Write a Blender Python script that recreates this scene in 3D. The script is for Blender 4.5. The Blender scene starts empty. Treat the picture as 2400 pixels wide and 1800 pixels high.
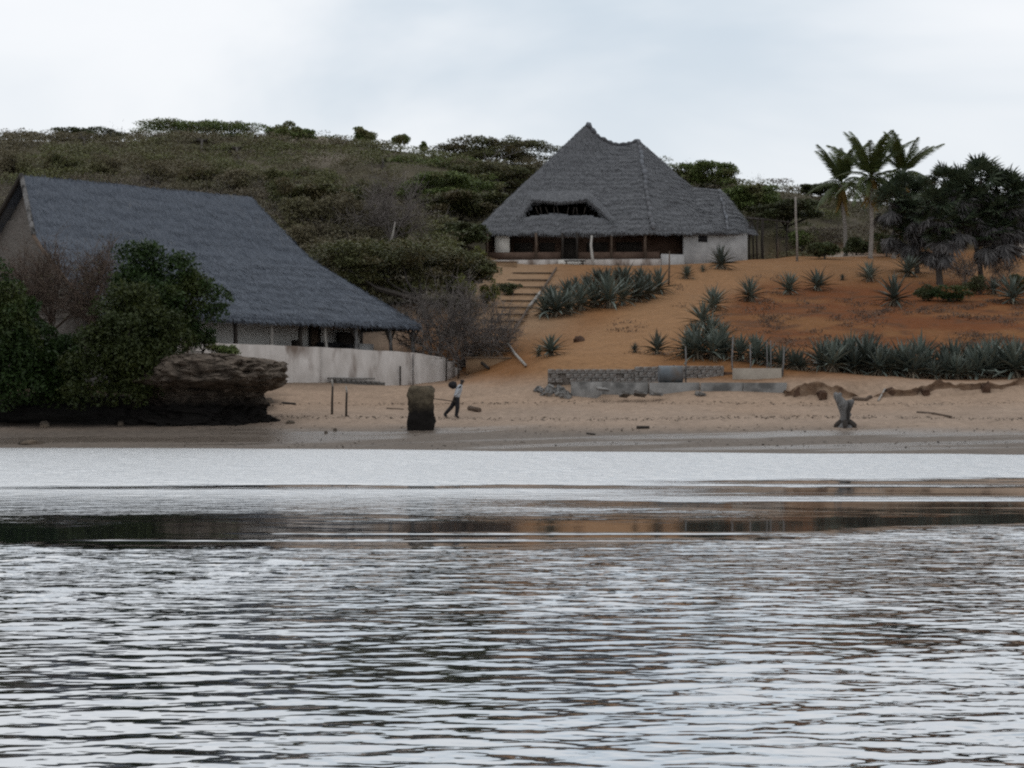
import bpy, bmesh, math, random
import numpy as np
from mathutils import Vector, Matrix, noise as mnoise

random.seed(7)
RNG = np.random.default_rng(7)
scene = bpy.context.scene
COL = scene.collection

# ------------------------------------------------------------------ camera, sky, sun, exposure
FPX, EYE, HORIZON = 4000.0, 1.6, 955.0          # focal length in photo pixels, eye height, horizon row
cam_data = bpy.data.cameras.new('camera')
cam_data.sensor_width = 36.0
cam_data.lens = 36.0 * FPX / 2400.0
cam_data.shift_y = 55.0 / 2400.0
cam_data.clip_start = 0.5
cam_data.clip_end = 3000.0
cam = bpy.data.objects.new('camera', cam_data)
cam.location = (0, 0, EYE)
cam.rotation_euler = (math.radians(90), 0, 0)
COL.objects.link(cam)
scene.camera = cam

SUN_EL, SUN_AZ = math.radians(74), math.radians(-38)    # azimuth clockwise from +y: beyond the hill, to the left
world = bpy.data.worlds.new('World')
scene.world = world
world.use_nodes = True
wn, wl = world.node_tree.nodes, world.node_tree.links
wn.clear()
w_out = wn.new('ShaderNodeOutputWorld')
w_bg = wn.new('ShaderNodeBackground')
w_bg.inputs['Strength'].default_value = 0.1
w_sky = wn.new('ShaderNodeTexSky')
w_sky.sky_type = 'NISHITA'
w_sky.sun_disc = False
w_sky.sun_elevation = SUN_EL
w_sky.sun_rotation = SUN_AZ
w_tc = wn.new('ShaderNodeTexCoord')
w_map = wn.new('ShaderNodeMapping')
w_map.inputs['Scale'].default_value = (1.0, 1.0, 2.4)
w_map.inputs['Location'].default_value = (0.35, 0.0, 0.12)
w_n1 = wn.new('ShaderNodeTexNoise')
w_n1.inputs['Scale'].default_value = 2.6
w_n1.inputs['Detail'].default_value = 5.0
w_n1.inputs['Roughness'].default_value = 0.48
w_n1.inputs['Distortion'].default_value = 0.35
w_ramp = wn.new('ShaderNodeValToRGB')
w_ramp.color_ramp.interpolation = 'B_SPLINE'
w_ramp.color_ramp.elements[0].position = 0.38
w_ramp.color_ramp.elements[0].color = (0.54, 0.63, 0.715, 1)
w_ramp.color_ramp.elements[1].position = 0.57
w_ramp.color_ramp.elements[1].color = (0.93, 0.94, 0.955, 1)
w_mul = wn.new('ShaderNodeVectorMath')
w_mul.operation = 'SCALE'
w_mul.inputs['Scale'].default_value = 10.9
w_mix = wn.new('ShaderNodeMix')
w_mix.data_type = 'RGBA'
w_mix.inputs['Factor'].default_value = 0.94
wl.new(w_tc.outputs['Generated'], w_map.inputs['Vector'])
wl.new(w_map.outputs['Vector'], w_n1.inputs['Vector'])
wl.new(w_n1.outputs['Fac'], w_ramp.inputs['Fac'])
wl.new(w_ramp.outputs['Color'], w_mul.inputs[0])
w_sep = wn.new('ShaderNodeSeparateXYZ')
wl.new(w_tc.outputs['Generated'], w_sep.inputs['Vector'])
w_hz = wn.new('ShaderNodeMapRange')
w_hz.interpolation_type = 'SMOOTHSTEP'
w_hz.inputs['From Min'].default_value = 0.02
w_hz.inputs['From Max'].default_value = 0.24
w_hz.inputs['To Min'].default_value = 0.85
w_hz.inputs['To Max'].default_value = 0.0
wl.new(w_sep.outputs['Z'], w_hz.inputs['Value'])
w_low = wn.new('ShaderNodeMix')
w_low.data_type = 'RGBA'
w_low.inputs[7].default_value = (9.8, 9.85, 9.85, 1)
wl.new(w_hz.outputs['Result'], w_low.inputs['Factor'])
wl.new(w_mul.outputs['Vector'], w_low.inputs[6])
wl.new(w_sky.outputs['Color'], w_mix.inputs[6])
wl.new(w_low.outputs[2], w_mix.inputs[7])
wl.new(w_mix.outputs[2], w_bg.inputs['Color'])
wl.new(w_bg.outputs['Background'], w_out.inputs['Surface'])

sun_data = bpy.data.lights.new('sun', 'SUN')
sun_data.energy = 0.4
sun_data.angle = math.radians(60)
sun_data.color = (1.0, 0.93, 0.84)
sun = bpy.data.objects.new('sun', sun_data)
sdir = Vector((math.sin(SUN_AZ) * math.cos(SUN_EL), math.cos(SUN_AZ) * math.cos(SUN_EL), math.sin(SUN_EL)))
sun.rotation_euler = sdir.to_track_quat('Z', 'Y').to_euler()
sun.location = (-60, 260, 120)
COL.objects.link(sun)

scene.view_settings.view_transform = 'Standard'
scene.view_settings.look = 'None'
scene.view_settings.exposure = 0.0
scene.view_settings.gamma = 1.0
scene.view_settings.use_curve_mapping = False
scene.cycles.use_denoising = False
scene.cycles.max_bounces = 6
scene.cycles.diffuse_bounces = 3
scene.cycles.glossy_bounces = 3
scene.cycles.transparent_max_bounces = 4
scene.cycles.caustics_reflective = False
scene.cycles.caustics_refractive = False
scene.cycles.filter_width = 2.2

# ------------------------------------------------------------------ helpers
def P(u, v, d):
    return np.array([(u - 1200.0) / FPX * d, d, EYE + (HORIZON - v) / FPX * d])

_T = np.random.default_rng(11).random((256, 256))
def vnoise(x, y):
    x = np.asarray(x, float); y = np.asarray(y, float)
    xi = np.floor(x).astype(int); yi = np.floor(y).astype(int)
    fx = x - xi; fy = y - yi
    fx = fx * fx * (3 - 2 * fx); fy = fy * fy * (3 - 2 * fy)
    a = _T[xi & 255, yi & 255]; b = _T[(xi + 1) & 255, yi & 255]
    c = _T[xi & 255, (yi + 1) & 255]; e = _T[(xi + 1) & 255, (yi + 1) & 255]
    return (a * (1 - fx) + b * fx) * (1 - fy) + (c * (1 - fx) + e * fx) * fy
def fbm(x, y, o=4):
    s, a, t = 0.0, 1.0, 0.0
    for i in range(o):
        s = s + a * vnoise(x * 2 ** i + 17.3 * i, y * 2 ** i + 41.7 * i); t += a; a *= 0.5
    return s / t
def sstep(a, b, x):
    t = np.clip((np.asarray(x, float) - a) / (b - a), 0, 1)
    return t * t * (3 - 2 * t)

ORG = {}
def add(name, V, F, mat=None, parent=None, origin=None, smooth=False, label=None, cat=None, group=None, kind=None):
    V = np.asarray(V, float).reshape(-1, 3)
    if parent is not None:
        origin = ORG[parent.name]
    elif origin is None:
        origin = np.array([(V[:, 0].min() + V[:, 0].max()) / 2, (V[:, 1].min() + V[:, 1].max()) / 2, V[:, 2].min()])
    origin = np.asarray(origin, float)
    me = bpy.data.meshes.new(name)
    W = V - origin
    if isinstance(F, np.ndarray) and F.ndim == 2:
        k = F.shape[1]
        me.vertices.add(len(W)); me.vertices.foreach_set('co', W.astype(np.float32).ravel())
        me.loops.add(F.size); me.loops.foreach_set('vertex_index', F.astype(np.int32).ravel())
        me.polygons.add(len(F))
        me.polygons.foreach_set('loop_start', np.arange(0, F.size, k, dtype=np.int32))
        me.polygons.foreach_set('loop_total', np.full(len(F), k, dtype=np.int32))
        me.update(calc_edges=True)
    else:
        me.from_pydata([tuple(w) for w in W], [], [tuple(int(i) for i in f) for f in F])
        me.update()
    if smooth:
        me.polygons.foreach_set('use_smooth', np.ones(len(me.polygons), dtype=bool))
    o = bpy.data.objects.new(name, me)
    COL.objects.link(o)
    if mat: me.materials.append(mat)
    if parent is not None:
        o.parent = parent
    else:
        o.location = origin
    ORG[o.name] = origin
    tag(o, label, cat, group, kind)
    return o
def tag(o, label=None, cat=None, group=None, kind=None):
    if label: o['label'] = label
    if cat: o['category'] = cat
    if group: o['group'] = group
    if kind: o['kind'] = kind
    return o
def thing(name, loc, label, cat, group=None):
    o = bpy.data.objects.new(name, None)
    o.empty_display_size = 0.2
    o.location = tuple(loc)
    COL.objects.link(o)
    ORG[o.name] = np.asarray(loc, float)
    return tag(o, label, cat, group)
def shared(name, me, parent=None, loc=(0, 0, 0), rot=(0, 0, 0), scale=(1, 1, 1), label=None, cat=None, group=None):
    o = bpy.data.objects.new(name, me)
    o.location = loc; o.rotation_euler = rot; o.scale = scale
    if parent is not None: o.parent = parent
    COL.objects.link(o)
    return tag(o, label, cat, group)
def raw_mesh(name, V, F, mat):
    me = bpy.data.meshes.new(name)
    V = np.asarray(V, float).reshape(-1, 3); F = np.asarray(F)
    me.vertices.add(len(V)); me.vertices.foreach_set('co', V.astype(np.float32).ravel())
    k = F.shape[1]
    me.loops.add(F.size); me.loops.foreach_set('vertex_index', F.astype(np.int32).ravel())
    me.polygons.add(len(F))
    me.polygons.foreach_set('loop_start', np.arange(0, F.size, k, dtype=np.int32))
    me.polygons.foreach_set('loop_total', np.full(len(F), k, dtype=np.int32))
    me.update(calc_edges=True)
    me.materials.append(mat)
    return me
def join(parts):
    Vs, Fs, n = [], [], 0
    for V, F in parts:
        Vs.append(np.asarray(V, float)); Fs.append(np.asarray(F) + n); n += len(V)
    return np.concatenate(Vs), np.concatenate(Fs)
def boxVF(p0, p1, p2, p3, z0, z1):
    """upright block over the plan quad p0..p3 (xy)"""
    V = [(p[0], p[1], z0) for p in (p0, p1, p2, p3)] + [(p[0], p[1], z1) for p in (p0, p1, p2, p3)]
    F = [(3, 2, 1, 0), (4, 5, 6, 7), (0, 1, 5, 4), (1, 2, 6, 5), (2, 3, 7, 6), (3, 0, 4, 7)]
    return np.array(V, float), np.array(F)
def slabVF(a, b, thick, z0, z1, back=None):
    """wall from plan point a to b, thickness measured away from the camera side"""
    a = np.array(a[:2], float); b = np.array(b[:2], float)
    t = (b - a) / np.linalg.norm(b - a)
    nrm = np.array([-t[1], t[0]])
    return boxVF(a, b, b + nrm * thick, a + nrm * thick, z0, z1)
def tubeVF(pts, radii, n=7, cap=True, wob=0.0, rng=None):
    pts = np.asarray(pts, float); m = len(pts)
    radii = np.broadcast_to(np.asarray(radii, float), (m,))
    V = []
    for i in range(m):
        d = pts[min(i + 1, m - 1)] - pts[max(i - 1, 0)]
        d = d / (np.linalg.norm(d) + 1e-9)
        a = np.cross(d, [0.3, 0.9, 0.1]); a /= np.linalg.norm(a) + 1e-9
        b = np.cross(d, a)
        for k in range(n):
            t = 2 * math.pi * k / n
            r = radii[i] * (1 + (wob * (rng.random() - 0.5) if wob and rng is not None else 0))
            V.append(pts[i] + r * (math.cos(t) * a + math.sin(t) * b))
    F = []
    for i in range(m - 1):
        for k in range(n):
            F.append((i * n + k, i * n + (k + 1) % n, (i + 1) * n + (k + 1) % n, (i + 1) * n + k))
    V.append(pts[0]); V.append(pts[-1])
    if cap:
        c0, c1 = m * n, m * n + 1
        for k in range(n):
            F.append((c0, (k + 1) % n, k, c0)); F.append((c1, (m - 1) * n + k, (m - 1) * n + (k + 1) % n, c1))
    F2 = np.array([f for f in F])
    return np.array(V), F2
def clean(F):
    """quads that repeat a corner become triangles"""
    out = []
    for f in F:
        g = []
        for i in f:
            if int(i) not in g: g.append(int(i))
        out.append(tuple(g))
    return out
def addtube(name, pts, radii, mat, n=7, wob=0.0, **kw):
    V, F = tubeVF(pts, radii, n, True, wob, RNG)
    return add(name, V, clean(F), mat, smooth=True, **kw)

# ------------------------------------------------------------------ materials
def new_mat(name):
    m = bpy.data.materials.new(name); m.use_nodes = True
    nt = m.node_tree
    return m, nt.nodes, nt.links, nt.nodes['Principled BSDF']
def mat_noise(name, c1, c2, scale=3.0, rough=0.9, spec=0.15, bump=0.3, bscale=None, stretch=(1, 1, 1), c3=None, s3=0.6, detail=6.0, bdist=0.03):
    m, N, L, b = new_mat(name)
    tc = N.new('ShaderNodeTexCoord'); mp = N.new('ShaderNodeMapping')
    mp.inputs['Scale'].default_value = stretch
    L.new(tc.outputs['Object'], mp.inputs['Vector'])
    n1 = N.new('ShaderNodeTexNoise'); n1.inputs['Scale'].default_value = scale; n1.inputs['Detail'].default_value = detail
    n1.inputs['Roughness'].default_value = 0.65
    L.new(mp.outputs['Vector'], n1.inputs['Vector'])
    r = N.new('ShaderNodeValToRGB')
    r.color_ramp.elements[0].position = 0.32; r.color_ramp.elements[0].color = (*c1, 1)
    r.color_ramp.elements[1].position = 0.68; r.color_ramp.elements[1].color = (*c2, 1)
    L.new(n1.outputs['Fac'], r.inputs['Fac'])
    out = r.outputs['Color']
    if c3 is not None:
        n3 = N.new('ShaderNodeTexNoise'); n3.inputs['Scale'].default_value = s3; n3.inputs['Detail'].default_value = 4
        L.new(mp.outputs['Vector'], n3.inputs['Vector'])
        r3 = N.new('ShaderNodeValToRGB'); r3.color_ramp.elements[0].position = 0.50; r3.color_ramp.elements[1].position = 0.64
        L.new(n3.outputs['Fac'], r3.inputs['Fac'])
        mx = N.new('ShaderNodeMix'); mx.data_type = 'RGBA'
        L.new(r3.outputs['Color'], mx.inputs['Factor']); L.new(out, mx.inputs[6]); mx.inputs[7].default_value = (*c3, 1)
        out = mx.outputs[2]
    L.new(out, b.inputs['Base Color'])
    b.inputs['Roughness'].default_value = rough
    b.inputs['Specular IOR Level'].default_value = spec
    if bump:
        n2 = N.new('ShaderNodeTexNoise'); n2.inputs['Scale'].default_value = bscale or scale * 4; n2.inputs['Detail'].default_value = 5
        L.new(mp.outputs['Vector'], n2.inputs['Vector'])
        bp = N.new('ShaderNodeBump'); bp.inputs['Strength'].default_value = bump; bp.inputs['Distance'].default_value = bdist
        L.new(n2.outputs['Fac'], bp.inputs['Height']); L.new(bp.outputs['Normal'], b.inputs['Normal'])
    return m
def mat_leaf(name, c1, c2, c3=None, rough=0.55, spec=0.25, trans=0.15, s3=0.45, pos=(0.45, 0.62)):
    m, N, L, b = new_mat(name)
    g = N.new('ShaderNodeNewGeometry')
    mx = N.new('ShaderNodeMix'); mx.data_type = 'RGBA'
    mx.inputs[6].default_value = (*c1, 1); mx.inputs[7].default_value = (*c2, 1)
    L.new(g.outputs['Random Per Island'], mx.inputs['Factor'])
    out = mx.outputs[2]
    if c3 is not None:
        n3 = N.new('ShaderNodeTexNoise'); n3.inputs['Scale'].default_value = s3; n3.inputs['Detail'].default_value = 3
        L.new(g.outputs['Position'], n3.inputs['Vector'])
        r3 = N.new('ShaderNodeValToRGB'); r3.color_ramp.elements[0].position = pos[0]; r3.color_ramp.elements[1].position = pos[1]
        L.new(n3.outputs['Fac'], r3.inputs['Fac'])
        m2 = N.new('ShaderNodeMix'); m2.data_type = 'RGBA'
        L.new(r3.outputs['Color'], m2.inputs['Factor']); L.new(out, m2.inputs[6]); m2.inputs[7].default_value = (*c3, 1)
        out = m2.outputs[2]
    L.new(out, b.inputs['Base Color'])
    b.inputs['Roughness'].default_value = rough
    b.inputs['Specular IOR Level'].default_value = spec
    if trans:
        t = N.new('ShaderNodeBsdfTranslucent'); L.new(out, t.inputs['Color'])
        ms = N.new('ShaderNodeMixShader'); ms.inputs['Fac'].default_value = trans
        L.new(b.outputs['BSDF'], ms.inputs[1]); L.new(t.outputs['BSDF'], ms.inputs[2])
        L.new(ms.outputs['Shader'], N['Material Output'].inputs['Surface'])
    return m

M = {}
M['thatch_blue'] = mat_noise('weathered_thatch', (0.062, 0.071, 0.090), (0.112, 0.125, 0.150), 2.2, 0.85, 0.25, 0.7, 14, (1, 1, 2.4), c3=(0.135, 0.138, 0.145), s3=0.35)
M['thatch_grey'] = mat_noise('grey_thatch', (0.095, 0.097, 0.105), (0.152, 0.152, 0.160), 2.0, 0.9, 0.2, 0.7, 14, (1, 1, 2.2), c3=(0.155, 0.162, 0.178), s3=0.3)
M['straw_blue'] = mat_leaf('straw_weathered', (0.066, 0.077, 0.097), (0.115, 0.127, 0.150), rough=0.8, trans=0)
M['straw_grey'] = mat_leaf('straw_grey', (0.096, 0.098, 0.105), (0.156, 0.156, 0.163), rough=0.85, trans=0)
M['matting'] = mat_noise('palm_matting', (0.09, 0.08, 0.07), (0.17, 0.15, 0.135), 3, 0.95, 0.1, 0.6, 18, (1, 1, 5))
M['plaster_old'] = mat_noise('stained_plaster', (0.34, 0.30, 0.27), (0.52, 0.47, 0.435), 1.3, 0.9, 0.15, 0.3, 9, (1, 1, 0.4), c3=(0.15, 0.112, 0.09), s3=0.9)
M['plaster_white'] = mat_noise('white_plaster', (0.50, 0.47, 0.43), (0.66, 0.62, 0.56), 1.4, 0.9, 0.15, 0.2, 9)
M['plaster_shade_grey'] = mat_noise('shade_grey_plaster', (0.30, 0.29, 0.285), (0.44, 0.425, 0.41), 1.4, 0.9, 0.15, 0.25, 9)  # shade of the white walls painted in as grey; also the crate's own colour
M['plaster_in'] = mat_noise('verandah_plaster', (0.52, 0.51, 0.49), (0.62, 0.61, 0.585), 1.2, 0.9, 0.15, 0.15, 9)
M['brown_wall'] = mat_noise('brown_stained_wall', (0.075, 0.045, 0.032), (0.125, 0.08, 0.058), 2.2, 0.85, 0.2, 0.2, 12)
M['dark_wood'] = mat_noise('dark_wood', (0.020, 0.016, 0.013), (0.05, 0.04, 0.033), 5, 0.8, 0.25, 0.4, 30, (3, 3, 0.5))
M['brown_wood'] = mat_noise('brown_wood', (0.06, 0.042, 0.03), (0.14, 0.10, 0.075), 5, 0.85, 0.2, 0.4, 30, (3, 3, 0.5))
M['pale_wood'] = mat_noise('bleached_wood', (0.22, 0.20, 0.18), (0.42, 0.39, 0.355), 5, 0.9, 0.15, 0.4, 30, (3, 3, 0.5))
M['grey_wood'] = mat_noise('weathered_wood', (0.10, 0.095, 0.09), (0.22, 0.21, 0.205), 4, 0.9, 0.15, 0.6, 24, (3, 3, 0.6), c3=(0.03, 0.027, 0.025), s3=0.9)
M['concrete'] = mat_noise('old_concrete', (0.17, 0.16, 0.15), (0.29, 0.275, 0.26), 1.8, 0.92, 0.15, 0.5, 12, c3=(0.09, 0.085, 0.08), s3=0.8)
M['concrete_pale'] = mat_noise('pale_concrete', (0.26, 0.22, 0.18), (0.36, 0.31, 0.255), 1.5, 0.92, 0.15, 0.3, 10)
M['block'] = mat_noise('coral_block', (0.16, 0.145, 0.135), (0.42, 0.39, 0.36), 2.2, 0.95, 0.1, 0.7, 12, c3=(0.13, 0.105, 0.09), s3=1.1)
M['mortar'] = mat_noise('recessed_mortar', (0.13, 0.108, 0.092), (0.20, 0.172, 0.152), 3, 0.95, 0.1, 0.4, 14)
M['coral'] = mat_noise('coral_rag_rock', (0.032, 0.026, 0.021), (0.105, 0.085, 0.068), 1.5, 0.95, 0.15, 1.0, 5, c3=(0.15, 0.115, 0.085), s3=0.7, bdist=0.12)
def tide_mat(name, z0, z1, dark, lo, hi, scale, dist):
    m, N, L, b = new_mat(name)
    tc = N.new('ShaderNodeTexCoord'); sp = N.new('ShaderNodeSeparateXYZ'); L.new(tc.outputs['Object'], sp.inputs['Vector'])
    nz = N.new('ShaderNodeTexNoise'); nz.inputs['Scale'].default_value = scale; nz.inputs['Detail'].default_value = 8; nz.inputs['Roughness'].default_value = 0.65; L.new(tc.outputs['Object'], nz.inputs['Vector'])
    r = N.new('ShaderNodeValToRGB'); r.color_ramp.elements[0].position = 0.35; r.color_ramp.elements[0].color = (*lo, 1); r.color_ramp.elements[1].position = 0.68; r.color_ramp.elements[1].color = (*hi, 1)
    L.new(nz.outputs['Fac'], r.inputs['Fac'])
    ad = N.new('ShaderNodeMath'); ad.operation = 'MULTIPLY_ADD'; ad.inputs[1].default_value = 0.7; L.new(nz.outputs['Fac'], ad.inputs[0]); L.new(sp.outputs['Z'], ad.inputs[2])
    mr = N.new('ShaderNodeMapRange'); mr.inputs['From Min'].default_value = z0 + 0.35; mr.inputs['From Max'].default_value = z1 + 0.35; L.new(ad.outputs['Value'], mr.inputs['Value'])
    mx = N.new('ShaderNodeMix'); mx.data_type = 'RGBA'; mx.inputs[6].default_value = (*dark, 1); L.new(mr.outputs['Result'], mx.inputs['Factor']); L.new(r.outputs['Color'], mx.inputs[7])
    L.new(mx.outputs[2], b.inputs['Base Color']); b.inputs['Roughness'].default_value = 0.95; b.inputs['Specular IOR Level'].default_value = 0.12
    bp = N.new('ShaderNodeBump'); bp.inputs['Strength'].default_value = 1.0; bp.inputs['Distance'].default_value = dist; L.new(nz.outputs['Fac'], bp.inputs['Height']); L.new(bp.outputs['Normal'], b.inputs['Normal'])
    return m
M['rock_tide'] = tide_mat('tide_stained_coral_rock', 1.0, 1.7, (0.014, 0.012, 0.011), (0.055, 0.043, 0.034), (0.19, 0.15, 0.118), 1.8, 0.15)
M['soil_clod'] = mat_noise('eroded_soil', (0.045, 0.028, 0.021), (0.105, 0.062, 0.042), 2, 0.95, 0.1, 0.8, 8, bdist=0.06)
M['drum'] = mat_noise('painted_drum', (0.075, 0.085, 0.095), (0.13, 0.145, 0.16), 2.2, 0.6, 0.4, 0.15, 10, c3=(0.10, 0.08, 0.065), s3=1.2)
M['black_cloth'] = mat_noise('dark_cloth', (0.012, 0.012, 0.014), (0.028, 0.027, 0.03), 6, 0.9, 0.2, 0.3, 30)
M['shirt'] = mat_noise('patterned_shirt', (0.24, 0.26, 0.29), (0.52, 0.53, 0.55), 11, 0.9, 0.2, 0.3, 30)
M['skin'] = mat_noise('dark_skin', (0.028, 0.018, 0.013), (0.04, 0.026, 0.019), 6, 0.55, 0.4, 0.05, 30)
M['bark'] = mat_noise('grey_bark', (0.032, 0.027, 0.023), (0.085, 0.073, 0.062), 5, 0.9, 0.15, 0.6, 20, (3, 3, 0.6))
M['palm_bark'] = mat_noise('palm_bark', (0.15, 0.13, 0.115), (0.30, 0.27, 0.24), 3, 0.9, 0.15, 0.6, 12, (1, 1, 4))
M['twig_brown'] = mat_leaf('brown_twig', (0.055, 0.037, 0.028), (0.15, 0.108, 0.083), rough=0.9, trans=0)
M['twig_grey'] = mat_leaf('grey_twig', (0.075, 0.064, 0.058), (0.20, 0.175, 0.16), rough=0.9, trans=0)
M['leaf_mangrove'] = mat_leaf('mangrove_leaf', (0.013, 0.027, 0.006), (0.036, 0.064, 0.015), c3=(0.050, 0.064, 0.015), pos=(0.52, 0.66))
M['leaf_mangrove_y'] = mat_leaf('yellowish_mangrove_leaf', (0.022, 0.031, 0.008), (0.062, 0.074, 0.018), c3=(0.034, 0.046, 0.013), pos=(0.45, 0.62))
M['leaf_acacia'] = mat_leaf('acacia_leaf', (0.052, 0.058, 0.022), (0.115, 0.116, 0.044), c3=(0.098, 0.080, 0.040), pos=(0.46, 0.62))
M['leaf_dark'] = mat_leaf('dark_acacia_leaf', (0.046, 0.056, 0.023), (0.080, 0.092, 0.036), c3=(0.066, 0.064, 0.032), pos=(0.48, 0.62))
M['leaf_green'] = mat_leaf('green_bush_leaf', (0.070, 0.098, 0.026), (0.150, 0.185, 0.060), c3=(0.125, 0.118, 0.048), pos=(0.50, 0.64))
M['leaf_olive'] = mat_leaf('olive_scrub_leaf', (0.088, 0.094, 0.036), (0.140, 0.142, 0.056), c3=(0.128, 0.108, 0.064), s3=0.07, pos=(0.44, 0.54))
M['leaf_lime'] = mat_leaf('lime_bush_leaf', (0.085, 0.095, 0.022), (0.17, 0.175, 0.048))
M['agave'] = mat_leaf('sisal_leaf', (0.066, 0.080, 0.066), (0.165, 0.188, 0.160), rough=0.55, spec=0.3, trans=0.0, c3=(0.098, 0.116, 0.096))
_m = M['agave']; _N, _L = _m.node_tree.nodes, _m.node_tree.links
_oi = _N.new('ShaderNodeObjectInfo'); _mr = _N.new('ShaderNodeMapRange'); _mr.inputs['To Min'].default_value = 0.62; _mr.inputs['To Max'].default_value = 1.3
_L.new(_oi.outputs['Random'], _mr.inputs['Value'])
_sc = _N.new('ShaderNodeVectorMath'); _sc.operation = 'SCALE'
_src = _N['Principled BSDF'].inputs['Base Color'].links[0].from_socket
_L.new(_src, _sc.inputs[0]); _L.new(_mr.outputs['Result'], _sc.inputs['Scale']); _L.new(_sc.outputs['Vector'], _N['Principled BSDF'].inputs['Base Color'])
M['agave_dry'] = mat_leaf('dry_sisal_leaf', (0.07, 0.055, 0.04), (0.22, 0.18, 0.13), rough=0.9, trans=0)
M['frond'] = mat_leaf('coconut_leaflet', (0.032, 0.050, 0.014), (0.100, 0.122, 0.036), rough=0.45, spec=0.4, trans=0.2)
M['frond_dry'] = mat_leaf('dry_coconut_leaflet', (0.13, 0.085, 0.022), (0.26, 0.175, 0.055), rough=0.8, trans=0.1)
M['fan'] = mat_leaf('doum_fan_leaf', (0.024, 0.038, 0.020), (0.078, 0.098, 0.052), rough=0.5, spec=0.35, trans=0.1)
M['fan_dead'] = mat_leaf('dead_fan_leaf', (0.060, 0.056, 0.056), (0.16, 0.150, 0.145), rough=0.9, trans=0.0)
M['step_soil'] = mat_noise('trodden_soil', (0.22, 0.14, 0.082), (0.29, 0.19, 0.115), 2, 0.95, 0.1, 0.4, 12)
M['wrack'] = mat_leaf('dry_seaweed', (0.035, 0.026, 0.02), (0.09, 0.07, 0.055), rough=0.9, trans=0)

# ------------------------------------------------------------------ terrain
CP = []
def cp(u, v, d): p = P(u, v, d); CP.append((p[0], p[1], p[2]))
def cz(u, d, z): CP.append(((u - 1200.0) / FPX * d, d, z))
for u, v in ((-600, 1046), (0, 1050), (600, 1052), (1200, 1058), (1800, 1062), (2400, 1066), (3000, 1070)):
    d = EYE * FPX / (v - HORIZON); cz(u, d, 0.0)
    cz(u, d - 9, -1.3); cz(u, d - 25, -3.0); cz(u, d + 2.2, 0.17)
for q in ((0, 1005, 72.5), (500, 1003, 72.5), (985, 1007, 72), (1500, 1004, 69), (1980, 1001, 68), (2400, 985, 68.5), (2200, 990, 68.5),
          (100, 985, 75), (300, 985, 75), (640, 985, 74.5), (777, 972, 75.5), (1070, 981, 76.5), (1110, 965, 78.5), (1300, 968, 75.5),
          (1500, 960, 74.5), (1750, 965, 73), (700, 905, 86), (900, 905, 87), (540, 905, 84), (970, 906, 91.0), (1040, 897, 92.6), (1075, 884, 94.5), (1150, 893, 86), (1250, 945, 79),
          (1300, 937, 80), (1500, 932, 80), (1840, 936, 78), (2050, 934, 77.6), (2200, 934, 77), (2400, 938, 76),
          (1300, 852, 85), (1450, 850, 84.5), (1600, 850, 84), (1840, 872, 82), (2000, 892, 80), (2200, 903, 80), (2390, 905, 79),
          (1284, 832, 88), (1539, 829, 87), (1655, 838, 85), (1930, 866, 84), (2200, 884, 84), (2390, 882, 84),
          (1180, 860, 92), (1140, 800, 98), (1200, 760, 104), (1280, 740, 107), (1360, 797, 94), (1450, 760, 101), (1420, 715, 111),
          (1560, 677, 119), (1600, 700, 114), (1672, 726, 107), (1647, 762, 99), (1759, 705, 112), (1846, 688, 116), (1918, 679, 118),
          (2038, 658, 122), (2095, 715, 110), (2200, 660, 121), (2390, 705, 112), (2000, 760, 99), (2200, 765, 98), (2390, 785, 95),
          (1800, 775, 97), (1611, 650, 124), (1690, 629, 130), (1550, 632, 131), (1400, 640, 128), (1300, 650, 125), (1230, 642, 128),
          (1150, 645, 126), (1130, 620, 138), (1300, 620, 138), (1550, 620, 138), (1750, 610, 141), (1850, 603, 145), (2000, 599, 149),
          (2150, 612, 143), (2390, 616, 143), (900, 720, 105), (1000, 765, 99), (1060, 710, 110), (1000, 800, 99),
          (0, 400, 165), (0, 335, 205), (210, 348, 205), (470, 345, 210), (640, 328, 212), (760, 320, 215), (850, 345, 212),
          (1000, 367, 205), (1150, 390, 200), (1300, 385, 200), (300, 445, 148), (700, 455, 150), (900, 525, 135), (700, 570, 124),
          (1050, 540, 145), (1100, 450, 165), (1560, 395, 195), (1700, 438, 190), (1850, 452, 190), (2000, 475, 185), (2200, 505, 180),
          (2400, 505, 180), (1800, 560, 162), (1950, 568, 160), (2300, 575, 160), (-700, 345, 205), (-700, 420, 150), (3100, 520, 180),
          (3100, 610, 143), (3100, 710, 112), (3100, 885, 84), (3100, 935, 76), (-700, 985, 75)):
    cp(*q)
for u in (1130, 1300, 1450, 1600, 1750): cz(u, 148, 13.3); cz(u, 160, 13.8)
for u, d, z in ((560, 92, 3.55), (250, 86, 3.3), (0, 90, 3.4), (350, 104, 3.8), (700, 97, 3.6), (900, 95, 3.6), (150, 100, 3.6), (-700, 95, 3.4), (650, 106, 5.2),
                (800, 103, 5.6), (300, 118, 8.0), (0, 118, 8.0), (-700, 118, 8)):
    cz(u, d, z)
for u in (-900, 0, 700, 1300, 2000, 2800): cz(u, 275, 16 if u < 1700 else 12); cz(u, 340, 6)
CPA = np.array(CP)
def _rbf_fit(C):
    n = len(C)
    D = np.sqrt(((C[:, None, :2] - C[None, :, :2]) ** 2).sum(-1) + 0.6)
    A = np.zeros((n + 3, n + 3)); A[:n, :n] = D + np.eye(n) * -0.02
    Pm = np.c_[np.ones(n), C[:, :2]]
    A[:n, n:] = Pm; A[n:, :n] = Pm.T
    return np.linalg.solve(A, np.r_[C[:, 2], 0, 0, 0])
RW = _rbf_fit(CPA)
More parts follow.
